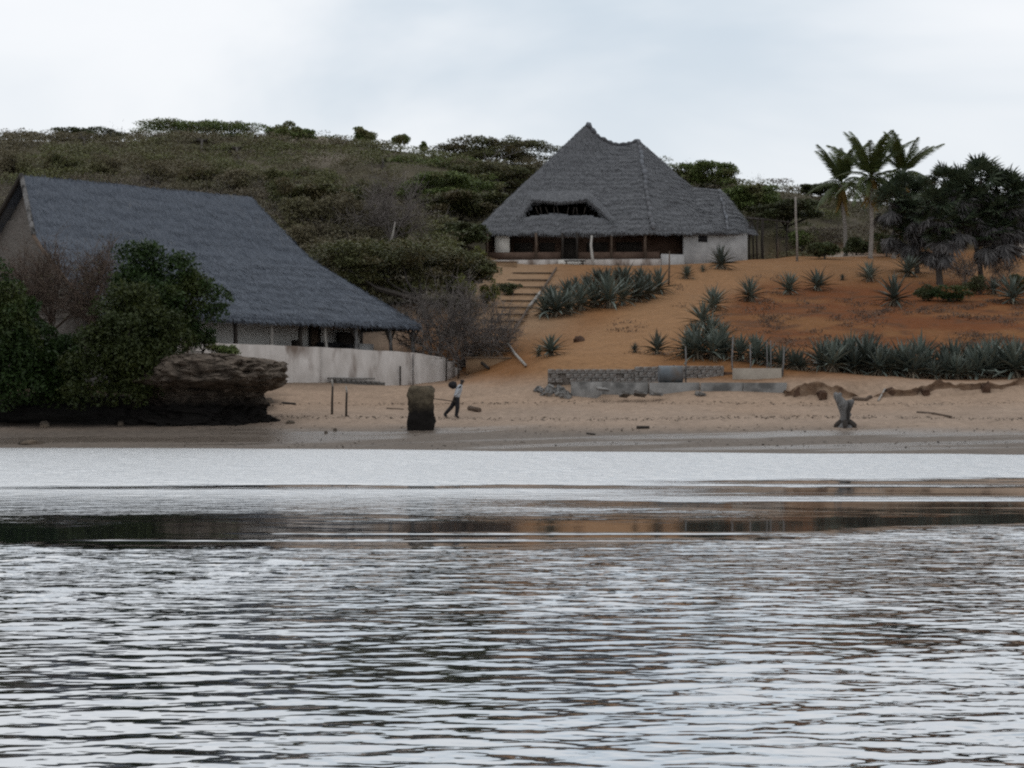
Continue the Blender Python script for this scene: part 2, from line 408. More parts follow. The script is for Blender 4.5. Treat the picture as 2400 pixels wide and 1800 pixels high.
def rbf(X, Y):
    out = np.zeros(X.size); xf, yf = X.ravel(), Y.ravel()
    for i in range(0, X.size, 20000):
        s = slice(i, i + 20000)
        D = np.sqrt((xf[s, None] - CPA[None, :, 0]) ** 2 + (yf[s, None] - CPA[None, :, 1]) ** 2 + 0.6)
        out[s] = D @ RW[:-3] + RW[-3] + RW[-2] * xf[s] + RW[-1] * yf[s]
    return out.reshape(X.shape)
GX = np.r_[np.linspace(-260, -50, 36)[:-1], np.arange(-50, 50, 0.5), np.linspace(50, 260, 36)]
GY = np.r_[np.arange(30, 56, 3.0), np.arange(56, 96, 0.28), np.arange(96, 160, 0.55), np.arange(160, 225, 1.2), np.linspace(226, 420, 40)]
XX, YY = np.meshgrid(GX, GY, indexing='ij')
ZZ = rbf(XX, YY)
LOW = ZZ.copy()
land = sstep(0.05, 1.2, ZZ)
ZZ = ZZ + land * (fbm(XX * 0.35, YY * 0.35) - 0.5) * 0.22 * sstep(1.0, 4.0, ZZ) + sstep(0.3, 0.8, ZZ) * (fbm(XX * 1.3 + 9, YY * 1.3) - 0.5) * 0.10
# eroded soil scarp above the right-hand beach
scarp_y = 78.4 + (fbm(XX * 0.55, XX * 0 + 3.0, 3) - 0.5) * 1.8 + (fbm(XX * 2.2, XX * 0 + 9.0, 3) - 0.5) * 0.8
sm = sstep(12.5, 12.9, XX) * sstep(95, 80, YY) * np.clip(0.25 + 1.5 * (fbm(XX * 0.45 + 31, XX * 0 + 5.0, 3) - 0.22), 0.2, 1.15)
ZZ = ZZ + sm * (sstep(-0.22, 0.22, YY - scarp_y) - 0.5) * 0.35 * np.exp(-((YY - scarp_y) / 2.6) ** 2)
# faint tide terraces on the beach
ZZ = ZZ + 0.035 * np.sin(YY * 2.1 + 2.5 * fbm(XX * 0.12, YY * 0.05)) * sstep(0.3, 0.7, ZZ) * sstep(2.4, 1.6, ZZ)
def gz(x, y):
    x = np.asarray(x, float); y = np.asarray(y, float)
    i = np.clip(np.searchsorted(GX, x) - 1, 0, len(GX) - 2); j = np.clip(np.searchsorted(GY, y) - 1, 0, len(GY) - 2)
    a = np.clip((x - GX[i]) / (GX[i + 1] - GX[i]), 0, 1); b = np.clip((y - GY[j]) / (GY[j + 1] - GY[j]), 0, 1)
    return (ZZ[i, j] * (1 - a) + ZZ[i + 1, j] * a) * (1 - b) + (ZZ[i, j + 1] * (1 - a) + ZZ[i + 1, j + 1] * a) * b
_DS = np.arange(56, 330, 0.1)
def hit(u, v, dmin=56.0):
    """where the ray through a photo pixel meets the ground"""
    ds = _DS[_DS >= dmin]
    x = (u - 1200.0) / FPX * ds; z = EYE + (HORIZON - v) / FPX * ds
    k = np.nonzero(gz(x, ds) >= z)[0]
    d = ds[k[0]] if len(k) else ds[-1]
    x = (u - 1200.0) / FPX * d
    return np.array([x, d, float(gz(x, d))])
def onpath(X, Y, pts, w):
    best = np.full(X.shape, 1e9)
    for a, b in zip(pts[:-1], pts[1:]):
        ab = b - a; t = np.clip(((X - a[0]) * ab[0] + (Y - a[1]) * ab[1]) / (ab @ ab), 0, 1)
        best = np.minimum(best, np.hypot(X - a[0] - t * ab[0], Y - a[1] - t * ab[1]))
    return sstep(w, w * 0.35, best)

nx, ny = XX.shape
idx = np.arange(nx * ny).reshape(nx, ny)
TF = np.stack([idx[:-1, :-1], idx[1:, :-1], idx[1:, 1:], idx[:-1, 1:]], -1).reshape(-1, 4)
n1 = fbm(XX * 0.18, YY * 0.18); n2 = fbm(XX * 0.9 + 5, YY * 0.9); n3 = fbm(XX * 0.06 + 3, YY * 0.06 + 8)
def mixc(A, B, t): return A * (1 - t[..., None]) + B * t[..., None]
c = np.zeros((nx, ny, 3)) + np.array([0.30, 0.225, 0.172])                                    # dry beach sand
c = mixc(c, np.array([0.31, 0.22, 0.158]), sstep(1.1, 1.9, ZZ + (n1 - 0.5)))
c = mixc(c, np.array([0.195, 0.092, 0.038]), sstep(2.6, 3.6, ZZ + (n1 - 0.5) * 1.2) * sstep(-8, -4, XX))   # orange soil
c = mixc(c, np.array([0.145, 0.053, 0.020]), sstep(11, 15, XX) * sstep(3.4, 4.6, ZZ) * sstep(12.0, 9.5, ZZ) * sstep(0.30, 0.55, n1 * 0.6 + n2 * 0.4))
c = mixc(c, np.array([0.085, 0.046, 0.026]), sstep(0.54, 0.66, n2) * sstep(9, 13, XX) * sstep(2.2, 4.0, ZZ) * sstep(11, 9, ZZ) * 0.7)
pathpts = [hit(1790, 622)[:2], hit(1690, 650)[:2], hit(1610, 690)[:2], hit(1540, 745)[:2], hit(1460, 800)[:2], hit(1400, 845)[:2]]
c = mixc(c, np.array([0.30, 0.175, 0.092]), onpath(XX, YY, pathpts, 4.5) * 0.6)
c = mixc(c, np.array([0.215, 0.115, 0.055]), sstep(9.5, 12, ZZ) * sstep(0, 6, XX) * sstep(150, 140, YY) * 0.8)
c = mixc(c, np.array([0.265, 0.175, 0.108]), sstep(-6, -2, XX) * sstep(6, 1, XX) * sstep(4, 7, ZZ) * 0.8)
hillm = np.clip(sstep(150, 164, YY) + sstep(100, 112, YY + 4 * (n1 - 0.5)) * sstep(-1, -5, XX - (YY - 100) * 0.02), 0, 1)
c = mixc(c, np.array([0.080, 0.070, 0.044]), hillm)
c = mixc(c, np.array([0.105, 0.088, 0.066]), hillm * sstep(0.5, 0.68, n2))
dune = hillm * np.clip(np.exp(-(((XX + 23.5) / 7) ** 2 + ((YY - 211) / 9) ** 2)) * 1.5 + np.exp(-(((XX + 19) / 4) ** 2 + ((YY - 178) / 6) ** 2)) + np.exp(-(((XX + 56) / 7) ** 2 + ((YY - 199) / 7) ** 2)), 0, 1)
c = mixc(c, np.array([0.24, 0.20, 0.165]), dune)
c = mixc(c, np.array([0.40, 0.35, 0.30]), sstep(146, 150, YY) * sstep(158, 153, YY) * sstep(20, 23, XX) * sstep(34, 29, XX) * 0.8)
c = mixc(c, np.array([0.13, 0.095, 0.07]), sstep(-4, -10, XX) * sstep(2.2, 3.2, ZZ) * sstep(112, 100, YY))
c = mixc(c, np.array([0.032, 0.025, 0.020]), sstep(-10.2, -12.0, XX + (n2 - 0.5) * 2) * sstep(72.8, 73.8, YY + (n1 - 0.5) * 2) * sstep(84, 80, YY))  # mangrove mud, darkened further to paint in missing tree shade
c = c * (0.86 + 0.28 * n2)[..., None]
wet = sstep(0.95, 0.5, ZZ + (n1 - 0.5) * 0.35)
c = mixc(c, np.array([0.115, 0.096, 0.080]), wet * 0.85)
pool = wet * sstep(0.46, 0.60, fbm(XX * 0.10 + 2, YY * 1.1 + 5)) * sstep(0.02, 0.12, ZZ)
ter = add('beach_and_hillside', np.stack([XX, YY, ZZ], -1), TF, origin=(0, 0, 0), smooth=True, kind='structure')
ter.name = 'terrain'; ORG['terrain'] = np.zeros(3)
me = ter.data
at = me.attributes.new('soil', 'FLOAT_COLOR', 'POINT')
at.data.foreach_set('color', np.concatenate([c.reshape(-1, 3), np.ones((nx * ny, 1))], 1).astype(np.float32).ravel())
at = me.attributes.new('wet', 'FLOAT', 'POINT'); at.data.foreach_set('value', (wet * 0.25 + pool * 0.75).astype(np.float32).ravel())
m, N, L, b = new_mat('ground_soil')
a1 = N.new('ShaderNodeAttribute'); a1.attribute_name = 'soil'
a2 = N.new('ShaderNodeAttribute'); a2.attribute_name = 'wet'
g = N.new('ShaderNodeNewGeometry')
tn = N.new('ShaderNodeTexNoise'); tn.inputs['Scale'].default_value = 3.5; tn.inputs['Detail'].default_value = 8; tn.inputs['Roughness'].default_value = 0.7
L.new(g.outputs['Position'], tn.inputs['Vector'])
rr = N.new('ShaderNodeMapRange'); rr.inputs['From Min'].default_value = 0.3; rr.inputs['From Max'].default_value = 0.7
rr.inputs['To Min'].default_value = 0.74; rr.inputs['To Max'].default_value = 1.22
L.new(tn.outputs['Fac'], rr.inputs['Value'])
ml = N.new('ShaderNodeVectorMath'); ml.operation = 'SCALE'
L.new(a1.outputs['Color'], ml.inputs[0]); L.new(rr.outputs['Result'], ml.inputs['Scale'])
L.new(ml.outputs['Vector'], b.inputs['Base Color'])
rg = N.new('ShaderNodeMapRange'); rg.inputs['To Min'].default_value = 0.95; rg.inputs['To Max'].default_value = 0.22
L.new(a2.outputs['Fac'], rg.inputs['Value']); L.new(rg.outputs['Result'], b.inputs['Roughness'])
sp = N.new('ShaderNodeMapRange'); sp.inputs['To Min'].default_value = 0.06; sp.inputs['To Max'].default_value = 0.5
L.new(a2.outputs['Fac'], sp.inputs['Value']); L.new(sp.outputs['Result'], b.inputs['Specular IOR Level'])
bp = N.new('ShaderNodeBump'); bp.inputs['Strength'].default_value = 0.55; bp.inputs['Distance'].default_value = 0.06
L.new(tn.outputs['Fac'], bp.inputs['Height']); L.new(bp.outputs['Normal'], b.inputs['Normal'])
me.materials.append(m)

# ------------------------------------------------------------------ water: real waves, wind-ruffled and slick patches
ys = [6.0]
while ys[-1] < 82:
    y = ys[-1]; ys.append(y + max(0.022, y * y / (1707.0 * EYE) * 0.62))
ys = np.array(ys)
WY = np.r_[-70, -30, -10, 0, 3, 5, ys]
sx = np.linspace(-1, 1, 561)
cols = np.r_[-9, -4, -2, sx, 2, 4, 9]
half = 4.5 + 0.37 * np.clip(WY, 6, None)
WX = cols[None, :] * half[:, None]
WYY = np.repeat(WY[:, None], len(cols), 1)
dyl = np.gradient(WY); dyl = np.repeat(dyl[:, None], len(cols), 1)
def band(y, y0, y1, s): return sstep(y0 - s, y0 + s, y) * sstep(y1 + s, y1 - s, y)
jit = (fbm(WX * 0.09 + 4, WYY * 0.12) - 0.5)
yb = WYY + jit * 3.0
yf = yb + (fbm(WX * 0.5 + 11, WYY * 0.9 + 2, 3) - 0.5) * 4.0
yn = yb + (fbm(WX * 0.25 + 19, WYY * 0.8 + 6, 3) - 0.5) * 1.6
slick = np.zeros_like(WX)
slick = np.maximum(slick, sstep(-0.4, 0.6, yn - 20.2 - 0.38 * np.clip(WX, 0, None)) * sstep(2.4, -2.4, yf - 24.6 - 0.32 * np.clip(WX, 0, None) - 0.06 * np.clip(WX, None, 0)))
slick = np.maximum(slick, band(yb + 0.35 * WX, 27.0, 29.6, 0.6) * sstep(-3, 3, WX) * 0.9)
slick = np.maximum(slick, band(yb + 0.3 * (yf - yb), 33.2, 35.0, 0.8) * sstep(-13, -6, WX) * 0.97)
slick = np.maximum(slick, band(yf, 24.5, 38.5, 1.6) * sstep(0.0, 4.5, WX - 0.03 * WYY) * sstep(0.20, 0.45, vnoise(WX * 0.03 + 3, WYY * 0.6)))
slick = np.clip(slick, 0, 1) * (1 - 0.92 * sstep(0.80, 0.92, vnoise(WX * 0.06 + 40, WYY * 1.7 + 7)))
far_r = sstep(24, 40, WYY)
amp = (1.0 + 1.7 * far_r) * (1 - 0.95 * slick) * (1 + (0.38 + 1.05 * sstep(0.33, 0.66, fbm(WX * 0.30 + 7, WYY * 0.22 + 3, 3)) - 1) * sstep(34, 22, WYY)) * (1 + 0.75 * sstep(10.5, 14.5, WYY) * sstep(26, 20, WYY))
WZ = np.zeros_like(WX)
wr = np.random.default_rng(23)
for k in range(70):
    lam = 0.075 * (5.6 ** wr.random()) if k % 7 else 1.0 + 1.6 * wr.random()
    ang = wr.normal(0, 0.30) + (math.pi if wr.random() < 0.3 else 0)
    kx, ky = math.sin(ang) * 2 * math.pi / lam, -math.cos(ang) * 2 * math.pi / lam
    slope = 0.0108 if k % 7 else 0.004
    a = slope * lam / (2 * math.pi)
    res = np.clip((lam / (2.6 * dyl)) - 0.2, 0, 1) * np.clip((lam / (2.6 * half[:, None] / 280)) - 0.2, 0, 1)
    ph = kx * WX + ky * WYY + wr.random() * 6.283
    s = np.sin(ph + 0.8 * (vnoise(WX * 0.4 + k, WYY * 0.4) - 0.5))
    WZ += a * res * amp * (s + 0.18 * np.cos(2 * ph))
r_, c_ = WX.shape
idx = np.arange(r_ * c_).reshape(r_, c_)
WF = np.stack([idx[:-1, :-1], idx[:-1, 1:], idx[1:, 1:], idx[1:, :-1]], -1).reshape(-1, 4)
wat = add('water', np.stack([WX, WYY, WZ], -1), WF, origin=(0, 0, 0), smooth=True, kind='structure')
at = wat.data.attributes.new('ruffle', 'FLOAT', 'POINT')
at.data.foreach_set('value', (amp * (1 - slick)).astype(np.float32).ravel())
m, N, L, b = new_mat('creek_water')
b.inputs['Base Color'].default_value = (0.018, 0.022, 0.026, 1)
b.inputs['Roughness'].default_value = 0.6
b.inputs['Specular IOR Level'].default_value = 0.0
g = N.new('ShaderNodeNewGeometry')
mp = N.new('ShaderNodeMapping'); mp.inputs['Scale'].default_value = (0.55, 1.0, 1.0)
L.new(g.outputs['Position'], mp.inputs['Vector'])
t1 = N.new('ShaderNodeTexNoise'); t1.inputs['Scale'].default_value = 3.2; t1.inputs['Detail'].default_value = 3.0; t1.inputs['Roughness'].default_value = 0.5
L.new(mp.outputs['Vector'], t1.inputs['Vector'])
at = N.new('ShaderNodeAttribute'); at.attribute_name = 'ruffle'
sep = N.new('ShaderNodeSeparateXYZ'); L.new(g.outputs['Position'], sep.inputs['Vector'])
fr = N.new('ShaderNodeMapRange'); fr.inputs['From Min'].default_value = 11; fr.inputs['From Max'].default_value = 42
fr.inputs['To Min'].default_value = 0.12; fr.inputs['To Max'].default_value = 1.0
L.new(sep.outputs['Y'], fr.inputs['Value'])
mu = N.new('ShaderNodeMath'); mu.operation = 'MULTIPLY'
L.new(at.outputs['Fac'], mu.inputs[0]); L.new(fr.outputs['Result'], mu.inputs[1])
hm = N.new('ShaderNodeMath'); hm.operation = 'MULTIPLY'
L.new(t1.outputs['Fac'], hm.inputs[0]); L.new(mu.outputs['Value'], hm.inputs[1])
bp = N.new('ShaderNodeBump'); bp.inputs['Strength'].default_value = 1.0; bp.inputs['Distance'].default_value = 0.22
L.new(hm.outputs['Value'], bp.inputs['Height']); L.new(bp.outputs['Normal'], b.inputs['Normal'])
gl = N.new('ShaderNodeBsdfGlossy')
rq = N.new('ShaderNodeMapRange'); rq.inputs['From Max'].default_value = 1.6; rq.inputs['To Min'].default_value = 0.05; rq.inputs['To Max'].default_value = 0.34
fr2 = N.new('ShaderNodeMapRange'); fr2.inputs['From Min'].default_value = 20; fr2.inputs['From Max'].default_value = 38; L.new(sep.outputs['Y'], fr2.inputs['Value'])
mu2 = N.new('ShaderNodeMath'); mu2.operation = 'MULTIPLY'; L.new(at.outputs['Fac'], mu2.inputs[0]); L.new(fr2.outputs['Result'], mu2.inputs[1])
L.new(mu2.outputs['Value'], rq.inputs['Value']); L.new(rq.outputs['Result'], gl.inputs['Roughness']); gl.inputs['Color'].default_value = (0.96, 0.97, 0.98, 1)
L.new(bp.outputs['Normal'], gl.inputs['Normal'])
fz = N.new('ShaderNodeFresnel'); fz.inputs['IOR'].default_value = 1.34; L.new(bp.outputs['Normal'], fz.inputs['Normal'])
fm = N.new('ShaderNodeMapRange'); fm.inputs['To Min'].default_value = 0.66; fm.inputs['To Max'].default_value = 1.0
L.new(fz.outputs['Fac'], fm.inputs['Value'])
ms = N.new('ShaderNodeMixShader'); L.new(fm.outputs['Result'], ms.inputs['Fac']); L.new(b.outputs['BSDF'], ms.inputs[1]); L.new(gl.outputs['BSDF'], ms.inputs[2])
L.new(ms.outputs['Shader'], N['Material Output'].inputs['Surface'])
wat.data.materials.append(m)

# ------------------------------------------------------------------ thatch
def patchVF(p00, p10, p11, p01, nu, nv, zf=None):
    p00, p10, p11, p01 = [np.asarray(p, float) for p in (p00, p10, p11, p01)]
    a = np.linspace(0, 1, nu + 1)[:, None, None]; b_ = np.linspace(0, 1, nv + 1)[None, :, None]
    V = (p00 * (1 - a) + p10 * a) * (1 - b_) + (p01 * (1 - a) + p11 * a) * b_
    if zf is not None: V[..., 2] += zf(a[..., 0], b_[..., 0])
    i = np.arange((nu + 1) * (nv + 1)).reshape(nu + 1, nv + 1)
    F = np.stack([i[:-1, :-1], i[1:, :-1], i[1:, 1:], i[:-1, 1:]], -1).reshape(-1, 4)
    return V.reshape(-1, 3), F
def thatch_relief(V, amp, seed):
    V = V.copy()
    V[:, 2] += amp * (fbm(V[:, 0] * 0.9 + seed, V[:, 2] * 0.9 + V[:, 1] * 0.5, 4) - 0.5) + 0.13 * amp * ((V[:, 2] / 0.42 + 0.6 * vnoise(V[:, 0] * 0.8, V[:, 1] * 0.8)) % 1.0)
    return V
def straw(V, F, n, rng, length=0.5, width=0.06, lift=0.05):
    """loose palm-leaf ends lying down the slope of a roof surface"""
    V = np.asarray(V); F = np.asarray(F)
    A = np.concatenate([F[:, [0, 1, 2]], F[:, [0, 2, 3]]])
    a, b_, c_ = V[A[:, 0]], V[A[:, 1]], V[A[:, 2]]
    nr = np.cross(b_ - a, c_ - a); ar = np.linalg.norm(nr, axis=1) + 1e-9
    k = rng.choice(len(A), n, p=ar / ar.sum())
    r1 = np.sqrt(rng.random(n))[:, None]; r2 = rng.random(n)[:, None]
    p = a[k] * (1 - r1) + b_[k] * r1 * (1 - r2) + c_[k] * r1 * r2
    nn = nr[k] / ar[k][:, None]; nn[nn[:, 2] < 0] *= -1
    down = np.array([0, 0, -1.0]) - nn * (-nn[:, 2])[:, None]
    down /= np.linalg.norm(down, axis=1)[:, None] + 1e-9
    side = np.cross(nn, down)
    ang = rng.normal(0, 0.35, n)[:, None]
    dr = down * np.cos(ang) + side * np.sin(ang); sd = np.cross(nn, dr)
    Ln = length * (0.5 + rng.random(n))[:, None]; Wd = width * (0.5 + rng.random(n))[:, None]
    l0 = nn * 0.01; l1 = nn * (lift * (0.3 + 1.3 * rng.random(n)))[:, None]
    Vo = np.stack([p - sd * Wd / 2 + l0, p + sd * Wd / 2 + l0, p + dr * Ln + sd * Wd / 4 + l1, p + dr * Ln - sd * Wd / 4 + l1], 1).reshape(-1, 3)
    return Vo, np.arange(4 * n).reshape(-1, 4)
def fringe(pts, n, rng, length=0.35, width=0.07, out=None):
    """straw ends hanging from an eave polyline"""
    pts = np.asarray(pts, float)
    seg = np.linalg.norm(np.diff(pts, axis=0), axis=1); cum = np.r_[0, np.cumsum(seg)]
    s = rng.random(n) * cum[-1]; k = np.clip(np.searchsorted(cum, s) - 1, 0, len(seg) - 1)
    t = ((s - cum[k]) / seg[k])[:, None]
    p = pts[k] * (1 - t) + pts[k + 1] * t + rng.normal(0, 0.05, (n, 3))
    tg = (pts[k + 1] - pts[k]) / seg[k][:, None]
    dr = np.array([0, 0, -1.0]) + rng.normal(0, 0.25, (n, 3)) + (0 if out is None else np.asarray(out) * 0.5)
    dr /= np.linalg.norm(dr, axis=1)[:, None]
    Ln = length * (0.35 + rng.random(n))[:, None]; Wd = width * (0.5 + rng.random(n))[:, None]
    Vo = np.stack([p - tg * Wd / 2, p + tg * Wd / 2, p + dr * Ln + tg * Wd / 4, p + dr * Ln - tg * Wd / 4], 1).reshape(-1, 3)
    return Vo, np.arange(4 * n).reshape(-1, 4)
def gridlines(pts, n):
    pts = np.asarray(pts, float)
    seg = np.linalg.norm(np.diff(pts, axis=0), axis=1); cum = np.r_[0, np.cumsum(seg)]
    s = np.linspace(0, cum[-1], n)
    return np.stack([np.interp(s, cum, pts[:, k]) for k in range(3)], -1)

# ------------------------------------------------------------------ boat house: long thatched house on the left
rr_ = np.random.default_rng(5)
Rr = P(590, 462, 98.0)
Lr = P(52, 410, 88.7)
E_ = np.array([Rr[0] - Lr[0], Rr[1] - Lr[1]]); HL = np.linalg.norm(E_); E_ /= HL
Nf = np.array([E_[1], -E_[0]])                      # towards the creek
ZR, ZE, WID, HIPA = 13.65, 6.17, 9.0, 5.2
def hpt(t, w, z=0.0):
    """point t metres along the ridge from its right end, w metres towards the creek"""
    q = Rr[:2] + E_ * t + Nf * w
    return np.array([q[0], q[1], z])
def on_line(w, u):
    k = (u - 1200.0) / FPX
    q = Rr[:2] + Nf * w
    t = (k * q[1] - q[0]) / (E_[0] - k * E_[1])
    return t
def prof(s): return np.interp(s, [0, 0.06, 0.33, 0.42, 1.0], [0, 0.088, 0.455, 0.545, 1.0])
SS = np.linspace(0, 1, 46)
def loft(left, right, n=56):
    """surface between two edge curves left(s), right(s)"""
    V = []
    for s in SS:
        a, b_ = left(s), right(s)
        V += [a * (1 - t) + b_ * t for t in np.linspace(0, 1, n)]
    i = np.arange(len(SS) * n).reshape(len(SS), n)
    F = np.stack([i[:-1, :-1], i[:-1, 1:], i[1:, 1:], i[1:, :-1]], -1).reshape(-1, 4)
    return np.array(V), F
def zz(s): return ZR - (ZR - ZE) * prof(s)
eL = lambda sg: (lambda s: hpt(-HL - 0.75 * min(1, s / 0.33), sg * WID * s, zz(s)))
eR = lambda sg: (lambda s: hpt(HIPA * s, sg * WID * s, zz(s)))
house = thing('thatched_boat_house', hpt(-6, 3, 3.6), 'long low thatched house with open verandah behind the white beach wall', 'house')
faces = [loft(eL(1), eR(1)), loft(eR(-1), eL(-1)), loft(eR(1), eR(-1), 40)]
V, F = join([(thatch_relief(v, 0.16, 3.0), f) for v, f in faces])
roof = add('roof', V, F, M['thatch_blue'], parent=house, smooth=True, label='long blue-grey palm thatch roof sweeping down to the right')
sv = [straw(thatch_relief(faces[0][0], 0.16, 3.0), faces[0][1], 46000, rr_, 0.42, 0.032, 0.014), straw(faces[2][0], faces[2][1], 5000, rr_, 0.42, 0.04, 0.03)]
eave = [eL(1)(1.0), eR(1)(1.0), eR(-1)(1.0)]
sv += [fringe(eave[:2], 4800, rr_, 0.22, 0.045), fringe(eave[1:], 1800, rr_, 0.22, 0.045), fringe([hpt(-HL, 0, ZR), Rr * [1, 1, 0] + [0, 0, ZR]], 1200, rr_, 0.16, 0.045)]
sv += [fringe([eR(1)(s) for s in np.linspace(0, 1, 12)], 2000, rr_, 0.14, 0.04)]
add('straw', *join(sv), M['straw_blue'], parent=roof, kind='stuff')
# roof edge: thickness under the eave and the pale verge boards of the gable
V, F = join([slabVF(eave[0], eave[1], 0.25, ZE - 0.24, ZE + 0.02), slabVF(eave[1], eave[2], 0.25, ZE - 0.24, ZE + 0.02)])
add('eave_edge', V, F, M['thatch_blue'], parent=roof)
vb = [eL(1)(s) + np.array([-E_[0] * 0.05, -E_[1] * 0.05, 0.05]) for s in np.linspace(0, 0.33, 8)]
addtube('verge_board', vb, 0.13, M['grey_wood'], 6, parent=roof)
vb = [eL(-1)(s) + np.array([-E_[0] * 0.05, -E_[1] * 0.05, 0.05]) for s in np.linspace(0, 0.6, 8)]
addtube('verge_board', vb, 0.13, M['dark_wood'], 6, parent=roof)
vb = [eL(1)(s) + np.array([-E_[0] * 0.05, -E_[1] * 0.05, 0.0]) for s in np.linspace(0.33, 1, 8)]
addtube('verge_board', vb, 0.11, M['brown_wood'], 6, parent=roof)
# gable of palm matting, three lapped fields
gv = []
for s0, s1 in ((0.0, 0.2), (0.2, 0.42), (0.42, 1.0)):
    off = 0.55 - 0.35 * s0
    def gp(s, sg): 
        p = hpt(-HL + off - 0.75 * min(1, s / 0.33), sg * WID * s * 0.985, zz(s) - 0.12); return p
    k = len(gv)
    gv.append((np.array([gp(s0, 1), gp(s0, -1), gp(s1, -1), gp(s1, 1)]), np.array([[0, 1, 2, 3]])))
for V, F in gv: add('gable_panel', V, F, M['matting'], parent=house)
V, F = slabVF(hpt(-HL - 0.1, 7.5), hpt(-HL - 0.1, -7.5), 0.2, 3.4, ZE); add('end_wall', V, F, M['matting'], parent=house)
FLZ = 3.72
V, F = boxVF(hpt(-HL, 10.4), hpt(5.6, 10.4), hpt(5.6, -8), hpt(-HL, -8), 2.6, FLZ); add('verandah_floor', V, F, M['concrete'], parent=house)
tw = on_line(6.2, 838)
V, F = slabVF(hpt(-HL + 0.3, 6.2), hpt(tw, 6.2), 0.25, FLZ, 7.3); wallp = add('wall', V, F, M['plaster_in'], parent=house)
V, F = slabVF(hpt(tw, 6.45), hpt(tw, -6), 0.25, FLZ, 7.3); add('wall', V, F, M['plaster_in'], parent=house)
V, F = slabVF(hpt(tw, -6), hpt(-HL, -6), 0.25, FLZ, 7.3); add('wall', V, F, M['plaster_in'], parent=house)
for u0, u1, zt in ((726, 744, 6.0),):
    a, b_ = on_line(6.14, u0), on_line(6.14, u1)
    V, F = slabVF(hpt(a, 6.26), hpt(b_, 6.26), 0.06, FLZ, zt); dr = add('door', V, F, M['brown_wood'], parent=house)
    V, F = join([slabVF(hpt(a - 0.12, 6.30), hpt(a, 6.30), 0.10, FLZ, zt + 0.1), slabVF(hpt(b_, 6.30), hpt(b_ + 0.12, 6.30), 0.10, FLZ, zt + 0.1)])
    add('frame', V, F, M['dark_wood'], parent=dr)
for i, (u, r, mk) in enumerate(((430, 0.10, 'brown_wood'), (552, 0.11, 'dark_wood'), (634, 0.085, 'pale_wood'), (706, 0.11, 'dark_wood'), (762, 0.08, 'pale_wood'), (833, 0.10, 'grey_wood'), (913, 0.10, 'grey_wood'), (970, 0.10, 'grey_wood'))):
    t = on_line(8.5, u)
    pp = [hpt(t + rr_.normal(0, 0.05), 8.5 + rr_.normal(0, 0.04), z) for z in (FLZ - 0.02, 4.5, 5.4, ZE + 0.25)]
    po = addtube('post', pp, r, M[mk], 8, 0.2, parent=house)
    if i >= 5:
        for sg in (-1, 1):
            addtube('brace', [pp[2] + np.array([0, 0, -0.25]), hpt(t + 0.55 * sg, 8.5, ZE + 0.15)], 0.06, M['dark_wood'], 6, parent=po)
for u in (845, 905, 950):
    t = on_line(3.0, u); addtube('post', [hpt(t, 3.0, FLZ), hpt(t + 0.1, 3.0, 7.3)], 0.11, M['dark_wood'], 8, 0.2, parent=house)
# things on the verandah
def vbox(name, w, u0, u1, dep, z0, z1, mat, label, cat, seat=False):
    a, b_ = on_line(w, u0), on_line(w, u1)
    o = thing(name, hpt((a + b_) / 2, w - dep / 2, z0), label, cat)
    V, F = boxVF(hpt(a, w), hpt(b_, w), hpt(b_, w - dep), hpt(a, w - dep), z0 + 0.12, z1 - (0.35 if seat else 0)); add('seat' if seat else 'body', V, F, M[mat], parent=o)
    if seat:
        V, F = boxVF(hpt(a, w - dep + 0.2), hpt(b_, w - dep + 0.2), hpt(b_, w - dep), hpt(a, w - dep), z1 - 0.36, z1); add('backrest', V, F, M[mat], parent=o)
        for t in (a, b_ - 0.2):
            V, F = boxVF(hpt(t, w + 0.01), hpt(t + 0.2, w + 0.01), hpt(t + 0.2, w - dep), hpt(t, w - dep), z0 + 0.11, z1 - 0.1); add('armrest', V, F, M[mat], parent=o)
    for t in (a + 0.06, b_ - 0.06):
        for ww in (w - 0.08, w - dep + 0.08):
            V, F = boxVF(hpt(t - 0.05, ww + 0.05), hpt(t + 0.05, ww + 0.05), hpt(t + 0.05, ww - 0.05), hpt(t - 0.05, ww - 0.05), z0, z0 + 0.13); add('leg', V, F, M['dark_wood'], parent=o)
    return o
vbox('sofa', 7.6, 765, 826, 0.9, FLZ, 5.15, 'black_cloth', 'dark sofa on the verandah of the long thatched house', 'sofa', True)
vbox('cabinet', 6.0 + 0.75, 800, 830, 0.45, FLZ, 5.75, 'dark_wood', 'dark upright cabinet against the verandah wall behind the sofa', 'cabinet')
vbox('crate', 7.7, 843, 876, 0.8, FLZ, 5.10, 'plaster_shade_grey', 'pale grey box at the open end of the verandah', 'box')
vbox('chest', 7.6, 695, 708, 0.5, FLZ, 5.2, 'dark_wood', 'small dark chest beside the verandah door', 'chest')

